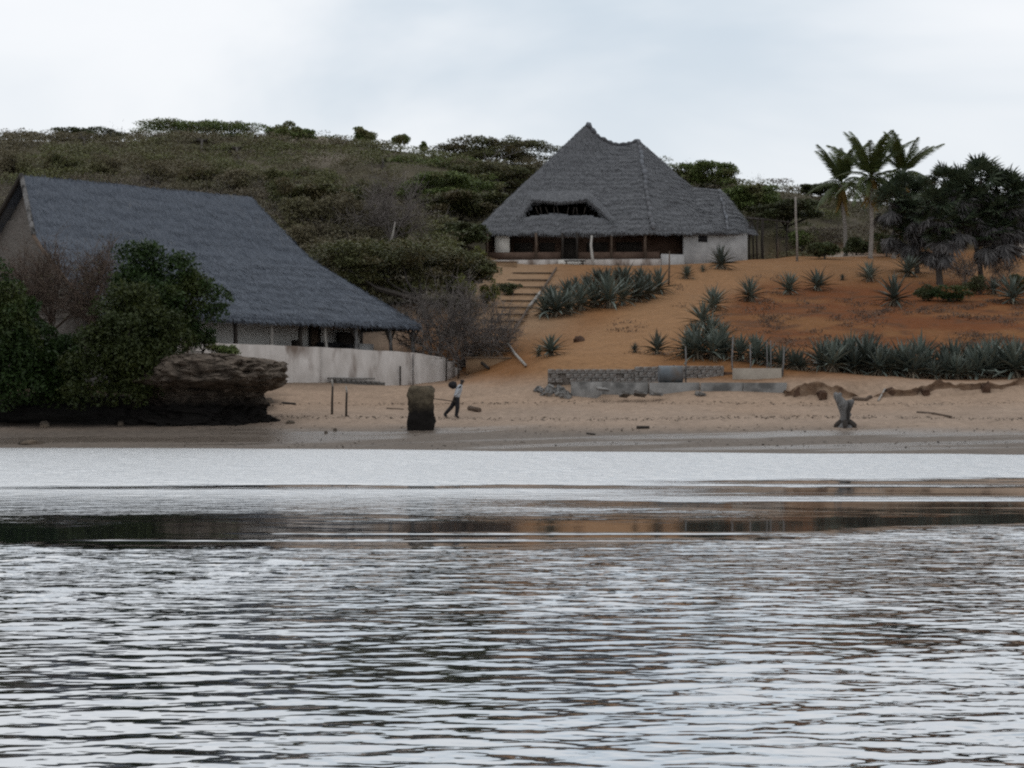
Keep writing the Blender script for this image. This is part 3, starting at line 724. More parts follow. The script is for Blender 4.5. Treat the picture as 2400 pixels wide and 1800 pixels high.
# white retaining wall on the beach
ZW = 4.72
wall = thing('beach_wall', hpt(-2, 10.5, 2.6), 'long stained whitewashed retaining wall at the top of the beach', 'wall')
tops = [(-11.5, ZW + 0.08), (-8.7, ZW + 0.05), (-2.6, ZW), (3.6, ZW - 0.14), (5.9, ZW - 0.42)]
for (t0, z0), (t1, z1) in zip(tops[:-1], tops[1:]):
    n = max(3, int((t1 - t0) / 0.35))
    ts = np.linspace(t0, t1, n); zs = np.interp(ts, [t0, t1], [z0, z1]) + (fbm(ts * 1.7, ts * 0) - 0.5) * 0.07
    Vl, Fl = [], []
    for i in range(n):
        for w in (10.55, 10.2):
            Vl += [hpt(ts[i], w, 1.4), hpt(ts[i], w, zs[i])]
    for i in range(n - 1):
        q = 4 * i; r = 4 * (i + 1)
        Fl += [(q, r, r + 1, q + 1), (q + 1, r + 1, r + 3, q + 3), (q + 3, r + 3, r + 2, q + 2)]
        if i == 0: Fl.append((q, q + 1, q + 3, q + 2))
        if i == n - 2: Fl.append((r, r + 2, r + 3, r + 1))
    add('wall_section', np.array(Vl), np.array(Fl), M['plaster_old'], parent=wall)
prev = hpt(5.92, 10.4, 0)
for k, (u, v, d) in enumerate(((1066, 852, 94.6), (1086, 862, 95.6), (1100, 872, 96.8))):
    q = P(u, v, d)
    V, F = slabVF(prev, q, 0.3, 2.4, q[2] + 0.1 * (k == 0)); add('broken_wall_stub', V, F, M['plaster_old'], parent=wall); prev = q
for u, vt, vb_, mk, rad in ((938, 858, 912, 'dark_wood', 0.05), (1046, 840, 880, 'dark_wood', 0.045), (1074, 845, 880, 'dark_wood', 0.04), (968, 830, 905, 'grey_wood', 0.035)):
    t = on_line(10.72, u); q = hpt(t, 10.72); d = q[1]
    addtube('upright', [[q[0], q[1], float(gz(q[0], q[1])) - 0.1], [q[0], q[1], P(u, vt, d)[2]]], rad, M[mk], 6, parent=wall)
ledge = thing('stone_ledge', hpt(on_line(10.9, 830), 10.9, 2.6), 'low grey stone ledge with dark gaps at the foot of the white wall', 'ledge')
t0, t1 = on_line(10.9, 777), on_line(10.9, 925)
ncol = 13
zl = P(800, 890, hpt((t0 + t1) / 2, 10.9)[1])[2]
blk = None
def block_mesh(name, mat, j=0.06, seed=0):
    r = np.random.default_rng(seed)
    bm = bmesh.new(); bmesh.ops.create_cube(bm, size=1.0)
    bmesh.ops.bevel(bm, geom=list(bm.edges), offset=0.07, segments=1, affect='EDGES')
    for v in bm.verts: v.co += Vector(r.normal(0, j * 0.5, 3))
    me = bpy.data.meshes.new(name); bm.to_mesh(me); bm.free(); me.materials.append(mat); return me
BLK = [block_mesh('block', M['block'], 0.05, s) for s in range(4)]
STN = [block_mesh('stone', M['concrete'], 0.12, s + 9) for s in range(4)]
yaw = math.atan2(E_[1], E_[0])
for i in range(ncol):
    t = t0 + (t1 - t0) * (i + 0.5) / ncol
    for row in range(2):
        if i > 9 and row == 1: continue
        c0 = hpt(t + (0.1 if row else 0), 10.95, zl - 0.11 - 0.24 * (1 - row) - 0.02 * i * 0.6) - ORG[ledge.name]
        shared('stone', random.choice(STN), ledge, c0, (0, 0, yaw), ((t1 - t0) / ncol * 0.95, 0.5, 0.22))
V, F = slabVF(hpt(t0 - 0.1, 11.25), hpt(t0 + (t1 - t0) * 0.62, 11.25), 0.6, zl + 0.02, zl + 0.10); add('coping', V, F, M['concrete'], parent=ledge)

# ------------------------------------------------------------------ hill house
hh = thing('thatched_hill_house', P(1330, 618, 143), 'large thatched house with tall peaked roof on the orange hillside', 'house')
FL, FR, PW, WR = P(1113, 541, 142), P(1530, 541, 140), P(1706, 541, 142.5), P(1768, 543, 144.5)
BL, BR = P(1120, 552, 158), P(1745, 560, 158)
Ap, Bp = P(1375, 291, 149), P(1496, 329, 150)
Cp, Dp = P(1622, 440, 150.5), P(1688, 446, 151)
hole = [(1224, 508), (1236, 488), (1250, 468), (1300, 472), (1372, 468), (1394, 486), (1428, 516), (1380, 506), (1300, 500)]
def inpoly(px, py, poly):
    r = False; j = len(poly) - 1
    for i in range(len(poly)):
        if (poly[i][1] > py) != (poly[j][1] > py) and px < (poly[j][0] - poly[i][0]) * (py - poly[i][1]) / (poly[j][1] - poly[i][1]) + poly[i][0]: r = not r
        j = i
    return r
ridge_sag = lambda a, b_: -1.05 * np.sin(np.pi * a) ** 1.0 * (b_ ** 2.2)
front = patchVF(FL, FR, Bp, Ap, 90, 90, ridge_sag)
uvp = np.stack([front[0][:, 0] / front[0][:, 1] * FPX + 1200, HORIZON - (front[0][:, 2] - EYE) / front[0][:, 1] * FPX], -1)
ctr = uvp[front[1]].mean(1)
keep = np.array([not inpoly(x, y, hole) for x, y in ctr])
front = (front[0], front[1][keep])
rise = lambda a, b_: -0.5 * np.sin(np.pi * b_) * (1 - a) * a
pats = [front, patchVF(FR, PW, Dp, Bp, 50, 60), patchVF(PW, WR, Dp, Dp, 16, 40), patchVF(WR, BR, Dp, Dp, 12, 30),
        patchVF(BL, FL, Ap, Ap, 24, 60), patchVF(BR, BL, Ap, Bp, 30, 40), patchVF(BR, BR, Bp, Dp, 8, 20)]
# the ridge between the two peaks dips to the lower wing
Vp, Fp = pats[1]
uu = np.linspace(0, 1, 51)[:, None]; vv = np.linspace(0, 1, 61)[None, :]
base = np.linalg.norm(Cp - Bp) / (np.linalg.norm(Cp - Bp) + np.linalg.norm(Dp - Cp))
top = np.stack([np.interp(uu[:, 0], [0, base, 1], [Bp[k], Cp[k], Dp[k]]) for k in range(3)], -1)
bot = np.stack([np.interp(uu[:, 0], [0, 1], [FR[k], PW[k]]) for k in range(3)], -1)
Vp = (bot[:, None, :] * (1 - vv[..., None]) + top[:, None, :] * vv[..., None])
pats[1] = (Vp.reshape(-1, 3), Fp)
Vb = patchVF(BR, BL, Ap, Bp, 30, 40, ridge_sag)
pats[5] = Vb
pats[6] = (np.array([BR, Bp, Cp, Dp]), np.array([[0, 1, 2, 3]]))
rel = [(thatch_relief(v, 0.24, 8.0), f) for v, f in pats]
V, F = join(rel)
hroof = add('roof', V, F, M['thatch_grey'], parent=hh, smooth=True, label='tall grey palm thatch roof with a sagging ridge and eyebrow opening')
sv = [straw(rel[0][0], rel[0][1], 42000, rr_, 0.5, 0.045, 0.018), straw(rel[1][0], rel[1][1], 20000, rr_, 0.5, 0.045, 0.018), straw(rel[2][0], rel[2][1], 5000, rr_, 0.5, 0.045, 0.018)]
sag = [FL, (FL * 2 + FR) / 3 + [0, 0, -0.12], (FL + FR * 2) / 3 + [0, 0, -0.2], FR + [0, 0, 0.05], (FR + PW) / 2 + [0, 0, -0.06], PW, WR]
sv += [fringe(sag, 6500, rr_, 0.26, 0.06), fringe([FL, BL], 800, rr_, 0.3, 0.06)]
rp = [Ap + [0, 0, 0.05]] + [Ap * (1 - t) + Bp * t + [0, 0, -1.05 * math.sin(math.pi * t)] for t in (0.15, 0.3, 0.5, 0.7, 0.85)] + [Bp, Cp, Dp]
sv += [fringe(rp, 1400, rr_, 0.25, 0.06), fringe([Dp, WR], 800, rr_, 0.2, 0.06), fringe([FL, Ap], 1400, rr_, 0.18, 0.05)]
add('straw', *join(sv), M['straw_grey'], parent=hroof, kind='stuff')
# bundled thatch along the ridge and down the hips
for nm, pts, n, r in (('hip_bundle', [Bp, FR + [0, 0.0, 0.1]], 17, 0.20), ('hip_bundle', [Dp, PW + [0, 0, 0.1]], 9, 0.14), ('ridge_bundle', rp[:7], 9, 0.17)):
    g_ = gridlines(pts, n + 1)
    for i in range(n):
        a, b_ = g_[i], g_[i + 1]
        dv = np.array([rr_.normal(0, 0.05), -0.05, rr_.normal(0, 0.04)])
        addtube(nm, [a + dv, a * 0.5 + b_ * 0.5 + dv + [0, -0.06, 0.06], b_ + dv], [r * 0.7, r * (1 + rr_.normal(0, 0.12)), r * 0.75], M['thatch_grey'], 6, 0.3, parent=hroof)
V, F = join([slabVF(a, b_, 0.3, min(a[2], b_[2]) - 0.20, min(a[2], b_[2]) + 0.02) for a, b_ in zip(sag[:-1], sag[1:])])
add('eave_edge', V, F, M['thatch_grey'], parent=hroof)
# eyebrow hood over the opening in the roof
def fpoint(u, v):
    """point of the front roof plane behind a photo pixel"""
    n_ = np.cross(FR - FL, Ap - FL); r = P(u, v, 1.0) - np.array([0, 0, EYE])
    t = np.dot(n_, FL - np.array([0, 0, EYE])) / np.dot(n_, r)
    return np.array([0, 0, EYE]) + r * t
lip = [(1222, 507), (1234, 489), (1248, 470), (1275, 473), (1310, 477), (1345, 474), (1374, 470), (1398, 487), (1430, 514)]
upb = [(1214, 505), (1225, 480), (1240, 454), (1270, 451), (1310, 450), (1350, 451), (1382, 454), (1410, 479), (1440, 515)]
outw = [0.05, 0.25, 0.42, 0.5, 0.52, 0.5, 0.42, 0.25, 0.05]
Vh, n_ = [], len(lip)
rows = 7
lip_i = gridlines([fpoint(*q) for q in lip], 41); up_i = gridlines([fpoint(*q) for q in upb], 41)
ow = np.interp(np.linspace(0, 1, 41), np.linspace(0, 1, 9), outw)
for r in range(rows + 1):
    t = r / rows
    for i in range(41):
        p = up_i[i] * (1 - t) + lip_i[i] * t
        Vh.append(p + np.array([0, -1.0, 0.18]) * ow[i] * t ** 1.3 + [0, -0.06, 0.05])
for i in range(41):
    Vh.append(lip_i[i] + np.array([0, -1.0, 0.18]) * ow[i] + [0, -0.02, -0.22])
ii = np.arange((rows + 2) * 41).reshape(rows + 2, 41)
Fh = np.stack([ii[:-1, :-1], ii[:-1, 1:], ii[1:, 1:], ii[1:, :-1]], -1).reshape(-1, 4)
hood = add('eyebrow_hood', np.array(Vh), Fh, M['thatch_grey'], parent=hroof, smooth=True)
sv = [straw(np.array(Vh[:(rows + 1) * 41]), Fh[:rows * 40], 2200, rr_, 0.4, 0.05, 0.03), fringe(np.array(Vh[-41:]) + [0, 0, 0.1], 600, rr_, 0.12, 0.05)]
add('straw', *join(sv), M['straw_grey'], parent=hood, kind='stuff')
for k in range(9):
    u = 1262 + 13 * k + rr_.normal(0, 3)
    a = fpoint(u, 502); b_ = fpoint(u + rr_.normal(0, 5), 486) + [0, -0.25, 0]
    addtube('rafter', [a, b_], 0.035, M['dark_wood'], 5, parent=hroof)
# walls, posts and verandah
ZF = P(1330, 609, 140.2)[2]
def wl_(name, u0, d0, u1, d1, z0, z1, mat, th=0.25, parent=None):
    a, b_ = P(u0, 0, d0), P(u1, 0, d1)
    V, F = slabVF(a, b_, th, z0, z1)
    return add(name, V, F, M[mat], parent=parent or hh)
V, F = boxVF(P(1142, 0, 140.2), P(1548, 0, 139.2), P(1600, 0, 157), P(1142, 0, 157), ZF - 1.2, ZF); add('floor', V, F, M['concrete'], parent=hh)
wl_('back_wall', 1138, 144.2, 1602, 143.2, ZF, 17.0, 'brown_wall')
wl_('side_wall', 1139, 157, 1139, 144.2, ZF, 16.3, 'brown_wall')
wl_('rear_wall', 1139, 157, 1740, 157, ZF - 1, 17.0, 'brown_wall')
wl_('low_wall', 1146, 141.25, 1314, 140.9, ZF, P(0, 589, 140.2)[2], 'brown_wall')
wl_('low_wall', 1356, 140.8, 1546, 140.4, ZF, P(0, 589, 140)[2], 'brown_wall')
wl_('corner_wall', 1160, 142.0, 1194, 141.9, ZF + 0.02, 16.4, 'plaster_white')
wl_('door', 1316, 143.7, 1352, 143.6, ZF + 0.02, ZF + 2.1, 'dark_wood', 0.12)
for u0, u1 in ((1205, 1248), (1265, 1300), (1375, 1425), (1445, 1505)):
    wn_ = wl_('window', u0, 144.0 - (u0 - 1138) * 0.0022, u1, 144.0 - (u1 - 1138) * 0.0022, ZF + 0.95, ZF + 1.75, 'dark_wood', 0.10)
wl_('plinth', 1141, 140.1, 1312, 139.75, ZF - 0.9, ZF - 0.03, 'plaster_old', 0.3)
wl_('plinth', 1356, 139.6, 1550, 139.1, ZF - 0.9, ZF - 0.03, 'plaster_old', 0.3)
V, F = boxVF(P(1308, 0, 138.9), P(1362, 0, 138.8), P(1362, 0, 139.7), P(1308, 0, 139.8), ZF - 0.9, ZF - 0.12); add('doorstep', V, F, M['plaster_white'], parent=hh)
for u, r, mk in ((1142, 0.08, 'brown_wood'), (1256, 0.11, 'brown_wood'), (1318, 0.09, 'dark_wood'), (1352, 0.09, 'dark_wood'), (1433, 0.09, 'brown_wood'), (1513, 0.12, 'brown_wood')):
    d = 141.0 - (u - 1142) * 0.0022
    a = P(u, 0, d); addtube('post', [[a[0], a[1], ZF - 0.02], [a[0] + rr_.normal(0, 0.04), a[1], 15.2], [a[0], a[1], 16.0]], r, M[mk], 8, 0.2, parent=hh)
gw = float(gz(*P(1680, 0, 142)[:2]))
rw = wl_('right_wall', 1603, 141.4, 1752, 143.6, gw - 1.2, 16.3, 'plaster_shade_grey')
wl_('right_wall', 1752, 143.6, 1742, 157, gw - 1.2, 16.3, 'plaster_shade_grey')
wl_('window', 1637, 141.85, 1658, 142.15, P(0, 567, 142)[2], P(0, 552, 142)[2], 'black_cloth', 0.12, rw)
wl_('low_white_wall', 1552, 139.0, 1604, 139.6, gw - 1.2, P(0, 596, 139.3)[2], 'plaster_shade_grey', 0.3)

# ------------------------------------------------------------------ third house at the right edge
h3 = thing('thatched_house', P(2500, 610, 152), 'thatched house mostly outside the frame at the right edge behind the doum palms', 'house')
a0, a1, a2, a3 = P(2352, 512, 148), P(2700, 512, 148), P(2690, 516, 164), P(2372, 516, 164)
t0_, t1_ = P(2438, 335, 156), P(2560, 335, 156)
pt = [patchVF(a0, a1, t1_, t0_, 30, 30), patchVF(a3, a0, t0_, t0_, 14, 30), patchVF(a1, a2, t1_, t1_, 10, 16), patchVF(a2, a3, t0_, t1_, 12, 12)]
V, F = join([(thatch_relief(v, 0.22, 4.0), f) for v, f in pt]); r3 = add('roof', V, F, M['thatch_grey'], parent=h3, smooth=True)
add('straw', *join([straw(*pt[0], 5000, rr_, 0.6, 0.09, 0.1), straw(*pt[1], 3000, rr_, 0.6, 0.09, 0.1), fringe([a3, a0, a1], 1500, rr_, 0.45, 0.09)]), M['straw_grey'], parent=r3, kind='stuff')
zb = float(gz(*P(2450, 0, 150)[:2]))
V, F = slabVF(P(2368, 0, 150.5), P(2680, 0, 150.5), 0.25, zb - 1, a0[2] + 0.5); add('wall', V, F, M['plaster_white'], parent=h3)
V, F = slabVF(P(2385, 0, 162), P(2368, 0, 150.5), 0.25, zb - 1, a0[2] + 0.5); add('wall', V, F, M['plaster_white'], parent=h3)
for u in (2365, 2450, 2540):
    q = P(u, 0, 148.6); addtube('post', [[q[0], q[1], zb - 0.3], [q[0], q[1], a0[2] + 0.3]], 0.1, M['brown_wood'], 7, parent=h3)

# ------------------------------------------------------------------ foliage generators
def unit(v): return v / (np.linalg.norm(v, axis=-1, keepdims=True) + 1e-9)
def leaves(C, size, rng, up=0.4, aspect=0.45):
    n = len(C)
    nr = unit(rng.normal(0, 1, (n, 3)) + np.array([0, 0, up]))
    t = unit(np.cross(nr, rng.normal(0, 1, (n, 3)))); b_ = np.cross(nr, t)
    s = (size * (0.6 + 0.8 * rng.random(n)))[:, None]
    V = np.stack([C - t * s * 0.5, C + b_ * s * aspect * 0.5, C + t * s * 0.5, C - b_ * s * aspect * 0.5], 1).reshape(-1, 3)
    return V, np.arange(4 * n).reshape(-1, 4)
def cloud(clumps, n, rng, shell=4.0, low=0.55):
    """points through a set of ellipsoidal leaf clumps (cx,cy,cz,rx,ry,rz), denser outside, thinner below"""
    K = np.asarray(clumps, float)
    w = (K[:, 3] * K[:, 4] * K[:, 5]) ** 0.75; k = rng.choice(len(K), n, p=w / w.sum())
    d = unit(rng.normal(0, 1, (n, 3)))
    flip = (d[:, 2] < -0.2) & (rng.random(n) < low); d[flip, 2] *= -1
    r = rng.random(n) ** (1 / shell) * (0.82 + 0.36 * rng.random(n))
    return K[k, :3] + d * r[:, None] * K[k, 3:]
def clumps_in(c0, rad, n, rng, cr=0.34, flat=0.8, topbias=0.25):
    c0 = np.asarray(c0, float); rad = np.asarray(rad, float)
    d = unit(rng.normal(0, 1, (n, 3))); d[:, 2] = d[:, 2] + topbias
    r = rng.random(n) ** 0.45 * (1 - cr * 0.7)
    C = c0 + d * r[:, None] * rad
    s = (0.65 + 0.7 * rng.random(n))[:, None] * cr
    R = np.array([1, 1, flat]) * s * (rad.mean() * 0.4 + rad * 0.6)
    return np.concatenate([C, R], 1)
def segsVF(A, B, wa, wb, rng):
    """thin twigs as slim three-sided prisms"""
    n = len(A); d = unit(B - A)
    a = unit(np.cross(d, rng.normal(0, 1, (n, 3)))); b_ = np.cross(d, a)
    wa = np.broadcast_to(wa, n)[:, None]; wb = np.broadcast_to(wb, n)[:, None]
    Vs = []
    for k in range(3):
        t = 2 * math.pi * k / 3
        Vs.append(A + wa * (math.cos(t) * a + math.sin(t) * b_))
    for k in range(3):
        t = 2 * math.pi * k / 3
        Vs.append(B + wb * (math.cos(t) * a + math.sin(t) * b_))
    V = np.stack(Vs, 1).reshape(-1, 3)
    f = np.array([[0, 1, 4, 3], [1, 2, 5, 4], [2, 0, 3, 5]])
    F = (np.arange(n)[:, None, None] * 6 + f[None]).reshape(-1, 4)
    return V, F
def bush_segs(base, R, H, rng, stems=9, sub=5, tiny=4, lean=0.0):
    """branching leafless bush: stems, side branches, twigs"""
    A, B, W = [], [], []
    def grow(p, d, L, w, lvl):
        n = 4 if lvl == 0 else 3
        for i in range(n):
            d = unit(d + rng.normal(0, 0.22, 3) + np.array([0, 0, 0.05]))
            q = p + d * L / n
            A.append(p); B.append(q); W.append(w * (1 - 0.75 * i / n))
            if lvl < 2 and (i > 0 or lvl > 0):
                for k in range(sub if lvl == 0 else tiny):
                    if rng.random() < 0.75:
                        grow(q, unit(d * 0.6 + rng.normal(0, 0.65, 3) + [0, 0, 0.15]), L * (0.42 + 0.2 * rng.random()), w * 0.5, lvl + 1)
            p = q
    for s in range(stems):
        az = 2 * math.pi * (s + rng.random()) / stems; el = math.radians(rng.uniform(28, 82))
        d = np.array([math.cos(az) * math.cos(el), math.sin(az) * math.cos(el), math.sin(el)]) + np.array([lean, 0, 0])
        L = 0.8 * math.hypot(R * math.cos(el), H * math.sin(el))
        grow(np.array(base, float) + rng.normal(0, 0.06, 3) * [1, 1, 0], unit(d), L, max(0.015, 0.013 * H), 0)
    return np.array(A), np.array(B), np.array(W)
def limbs(base, tips, r0, rng, mid=0.45):
    """trunk that forks into limbs reaching the given points"""
    out = []
    base = np.asarray(base, float); cen = np.mean(tips, axis=0)
    fork = base * (1 - mid) + (cen * 0.35 + base * 0.65 + np.array([0, 0, (cen[2] - base[2]) * 0.0])) * mid
    fork[2] = base[2] + (cen[2] - base[2]) * mid
    fork = fork + rng.normal(0, 0.12, 3)
    out.append(tubeVF([base - [0, 0, 0.3], base * 0.5 + fork * 0.5 + rng.normal(0, 0.08, 3), fork], [r0 * 1.35, r0, r0 * 0.8], 8))
    for t in tips:
        m_ = fork * 0.5 + np.asarray(t) * 0.5 + rng.normal(0, 0.18, 3)
        out.append(tubeVF([fork, m_, t], [r0 * 0.6, r0 * 0.4, r0 * 0.15], 6))
    V, F = join(out)
    return V, clean(F)
def tree(name, label, cat, base, crown_c, rad, leafmat, rng, n=6000, leaf=0.14, nclump=26, cr=0.34, flat=0.8, r0=0.12, barkmat='bark', up=0.5, group=None, ntips=7, topbias=0.25, extra=None):
    base = np.asarray(base, float); crown_c = np.asarray(crown_c, float)
    o = thing(name, base, label, cat, group)
    K = clumps_in(crown_c, rad, nclump, rng, cr, flat, topbias)
    if extra is not None: K = np.concatenate([K, np.asarray(extra, float)])
    tips = K[rng.choice(len(K), min(ntips, len(K)), replace=False), :3]
    V, F = limbs(base, tips, r0, rng); add('trunk', V, F, M[barkmat], parent=o, smooth=True)
    V, F = leaves(cloud(K, n, rng), leaf, rng, up); add('crown', V, F, M[leafmat], parent=o)
    return o
vr = np.random.default_rng(31)

# ------------------------------------------------------------------ mangroves by the left shore
def mg(label, ub, vb_, u, v, d, ru, rv, rdep, lm, n, leaf=0.15, ncl=34, extra=None, cr=0.30):
    base = hit(ub, vb_)
    cc = P(u, v, d); s = d / FPX
    ex = None
    if extra: ex = [list(P(a, b_, d + dd)) + [r * s, r * s, r * s * 0.85] for a, b_, dd, r in extra]
    return tree('mangrove_tree', label, 'tree', base, cc, (ru * s, rdep, rv * s), lm, vr, n, leaf, ncl, cr, 0.85, 0.14, 'bark', 0.4, 'mangroves by the left shore', 9, 0.1, ex)
mg('tall dark green mangrove whose crown stands highest, against the long thatched roof', 370, 955, 375, 720, 76.0, 128, 145, 1.9, 'leaf_mangrove', 21000, 0.19, 44,
   extra=[(310, 605, 0, 48), (350, 600, 0, 40), (405, 635, 0, 48), (440, 660, 0.3, 36), (480, 690, 0, 44), (520, 700, 0.2, 30), (470, 740, 0, 40), (505, 735, 0.3, 32), (440, 780, 0, 40)])
mg('rounded yellow-green mangrove in front, beside the left end of the rock', 255, 962, 320, 815, 73.4, 122, 130, 1.7, 'leaf_mangrove_y', 24000, 0.18, 48,
   extra=[(290, 690, 0, 40), (330, 700, 0, 46), (250, 730, 0, 42), (400, 760, 0, 42), (220, 800, 0, 46), (180, 860, 0, 46), (240, 880, 0, 52), (320, 890, 0, 50), (380, 850, 0, 46), (180, 925, -0.2, 42), (250, 925, 0, 40), (320, 922, 0, 40), (360, 900, 0.3, 40)])
mg('mangrove at the left edge of the frame, its crown cut off', 20, 968, 0, 800, 73.0, 96, 160, 1.8, 'leaf_mangrove', 20000, 0.19, 42,
   extra=[(-20, 640, 0, 44), (20, 690, 0, 42), (55, 720, 0, 40), (60, 830, 0, 48), (-30, 740, 0, 60), (40, 900, 0, 48), (10, 925, 0, 46), (70, 915, 0, 44), (-50, 900, 0, 60)])
mg('low dark mangrove filling the gap behind the left two mangroves', 130, 962, 130, 870, 74.6, 95, 85, 1.6, 'leaf_mangrove', 14000, 0.19, 30,
   extra=[(100, 790, 0.4, 38), (160, 810, 0.2, 34), (90, 900, 0, 40), (120, 930, -0.3, 40), (170, 920, 0, 40)])
tree('shrub', 'small green shrub growing on the back of the overhanging rock', 'shrub', P(535, 845, 76.2), P(535, 825, 76.2), (1.05, 0.6, 0.42), 'leaf_green', vr, 1700, 0.12, 16, 0.3, 1.0, 0.04)
tree('shrub', 'dark green shrub between the tall mangrove and the white wall', 'shrub', P(470, 850, 77.0), P(465, 800, 77.0), (0.9, 0.7, 0.75), 'leaf_mangrove', vr, 2600, 0.13, 16, 0.3, 1.0, 0.05)
# leafless brown bush in front of the gable
def bare(name, label, base, R, H, mat, stems=12, sub=5, tiny=4, lf=None, lean=0.0, nleaf=0, leaf=0.1, group=None):
    A, B, W = bush_segs(base, R, H, vr, stems, sub, tiny, lean)
    o = thing(name, base, label, 'shrub', group)
    k = W > W.max() * 0.34
    if k.any(): add('stems', *segsVF(A[k], B[k], W[k], W[k] * 0.8, vr), M[mat], parent=o)
    add('twigs', *segsVF(A[~k], B[~k], np.maximum(W[~k], 0.008), np.maximum(W[~k] * 0.7, 0.006), vr), M[mat], parent=o)
    if nleaf:
        i = vr.integers(0, len(B), nleaf); C = B[i] + vr.normal(0, 0.08, (nleaf, 3))
        add('leaf_sprays', *leaves(C, leaf, vr, 0.5), M[lf], parent=o)
    return o
for lab, u, v, d, R, H in (('bare brown bush in front of the gable end of the long house', 120, 745, 79.5, 2.3, 3.6), ('bare brown bush between the gable and the tall mangrove', 215, 735, 80.0, 2.2, 3.3),
                           ('bare brown bush low at the left edge below the gable', 20, 740, 80.0, 2.0, 2.6)):
    q = P(u, v, d); q[2] = max(float(gz(q[0], q[1])), q[2] - 0.6)
    bare('leafless_bush', lab, q, R, H, 'twig_brown', 16, 5, 4, 'leaf_olive', 0, 500, 0.09)
q = hit(400, 935)

# ------------------------------------------------------------------ overhanging coral rock
lev = [(1000, 285, 655, 1.3), (985, 285, 645, 1.2), (972, 288, 618, 1.0), (955, 292, 608, 0.9), (935, 298, 602, 0.9), (918, 305, 615, 1.1), (905, 312, 645, 1.6), (892, 320, 664, 1.95), (880, 338, 668, 2.0),
       (873, 340, 655, 2.0), (866, 345, 672, 2.05), (858, 350, 664, 2.0), (848, 360, 645, 1.9), (840, 380, 600, 1.6), (834, 410, 560, 1.1), (830, 440, 500, 0.5)]
DR = 74.3; na = 170; V = []
vs_ = np.linspace(1000, 830, 84)
for v in vs_:
    lv = sorted(lev)
    vvv = [q[0] for q in lv]
    a = np.interp(v, vvv, [q[1] for q in lv]); b_ = np.interp(v, vvv, [q[2] for q in lv]); dp = np.interp(v, vvv, [q[3] for q in lv])
    for k in range(na):
        t = 2 * math.pi * k / na
        cx, sy = math.cos(t), math.sin(t)
        ex = np.sign(cx) * abs(cx) ** 0.6; ey = np.sign(sy) * abs(sy) ** 0.75
        u = (a + b_) / 2 + (b_ - a) / 2 * ex
        p = P(u, v, DR); p[1] += dp * ey + np.interp(v, [895, 915, 985], [0, 0.75, 0.55])
        nv = Vector((p[0] * 0.9, p[1] * 0.9, p[2] * 1.5))
        f1 = mnoise.fractal(nv, 0.6, 2.1, 5) ; f2 = mnoise.ridged_multi_fractal(Vector((p[0] * 2.0, p[1] * 2.0, p[2] * 2.6)), 0.8, 2.0, 4, 1.0, 2.0)
        rad = 0.30 * f1 + 0.18 * (f2 - 1.0) + 0.05 * mnoise.fractal(Vector((p[0] * 6, p[1] * 6, p[2] * 7)), 0.6, 2.0, 3)
        p[0] += rad * ex; p[1] += rad * ey * 1.5 ; p[2] += 0.10 * mnoise.fractal(Vector((p[0] * 1.7, p[1] * 1.7, 3.0)), 0.7, 2.0, 4)
        V.append(p)
V.append(np.mean(V[-na:], axis=0)); nl = len(vs_)
F = [(i * na + k, i * na + (k + 1) % na, (i + 1) * na + (k + 1) % na, (i + 1) * na + k) for i in range(nl - 1) for k in range(na)]
F += [((nl - 1) * na + k, (nl - 1) * na + (k + 1) % na, nl * na) for k in range(na)]
add('coral_rock', np.array(V), F, M['rock_tide'], smooth=True, label='big undercut dark coral rock overhanging the sand beside the mangroves', cat='rock')

V = []; na = 150; nlv = 26; DL = 75.0
for i in range(nlv):
    t = i / (nlv - 1)
    for k in range(na):
        a = 2 * math.pi * k / na
        ex = np.sign(math.cos(a)) * abs(math.cos(a)) ** 0.5; ey = np.sign(math.sin(a)) * abs(math.sin(a)) ** 0.6
        w = (1.0 - 0.35 * t ** 3) * (0.9 + 0.12 * math.sin(t * 3.0))
        p = P(150 + 235 * ex * w, 995 - 58 * t, DL); p[1] += 1.05 * ey * w
        f = mnoise.fractal(Vector((p[0] * 1.1, p[1] * 1.1, p[2] * 1.6)), 0.6, 2.1, 5); g_ = mnoise.fractal(Vector((p[0] * 4, p[1] * 4, p[2] * 4)), 0.6, 2.0, 3)
        p += np.array([0.3 * f * ex, (0.4 * f + 0.1 * g_) * ey, (0.35 * f + 0.08 * g_) * t]); V.append(p)
V.append(np.mean(V[-na:], axis=0) + [0, 0, 0.05])
F = [(i * na + k, i * na + (k + 1) % na, (i + 1) * na + (k + 1) % na, (i + 1) * na + k) for i in range(nlv - 1) for k in range(na)] + [((nlv - 1) * na + k, (nlv - 1) * na + (k + 1) % na, nlv * na) for k in range(na)]
add('coral_ledge', np.array(V), F, tide_mat('dark_coral_ledge', 0.8, 1.6, (0.012, 0.011, 0.010), (0.02, 0.017, 0.014), (0.06, 0.05, 0.04), 2.2, 0.12), smooth=True, label='low dark coral ledge along the shore under the mangroves', cat='rock')

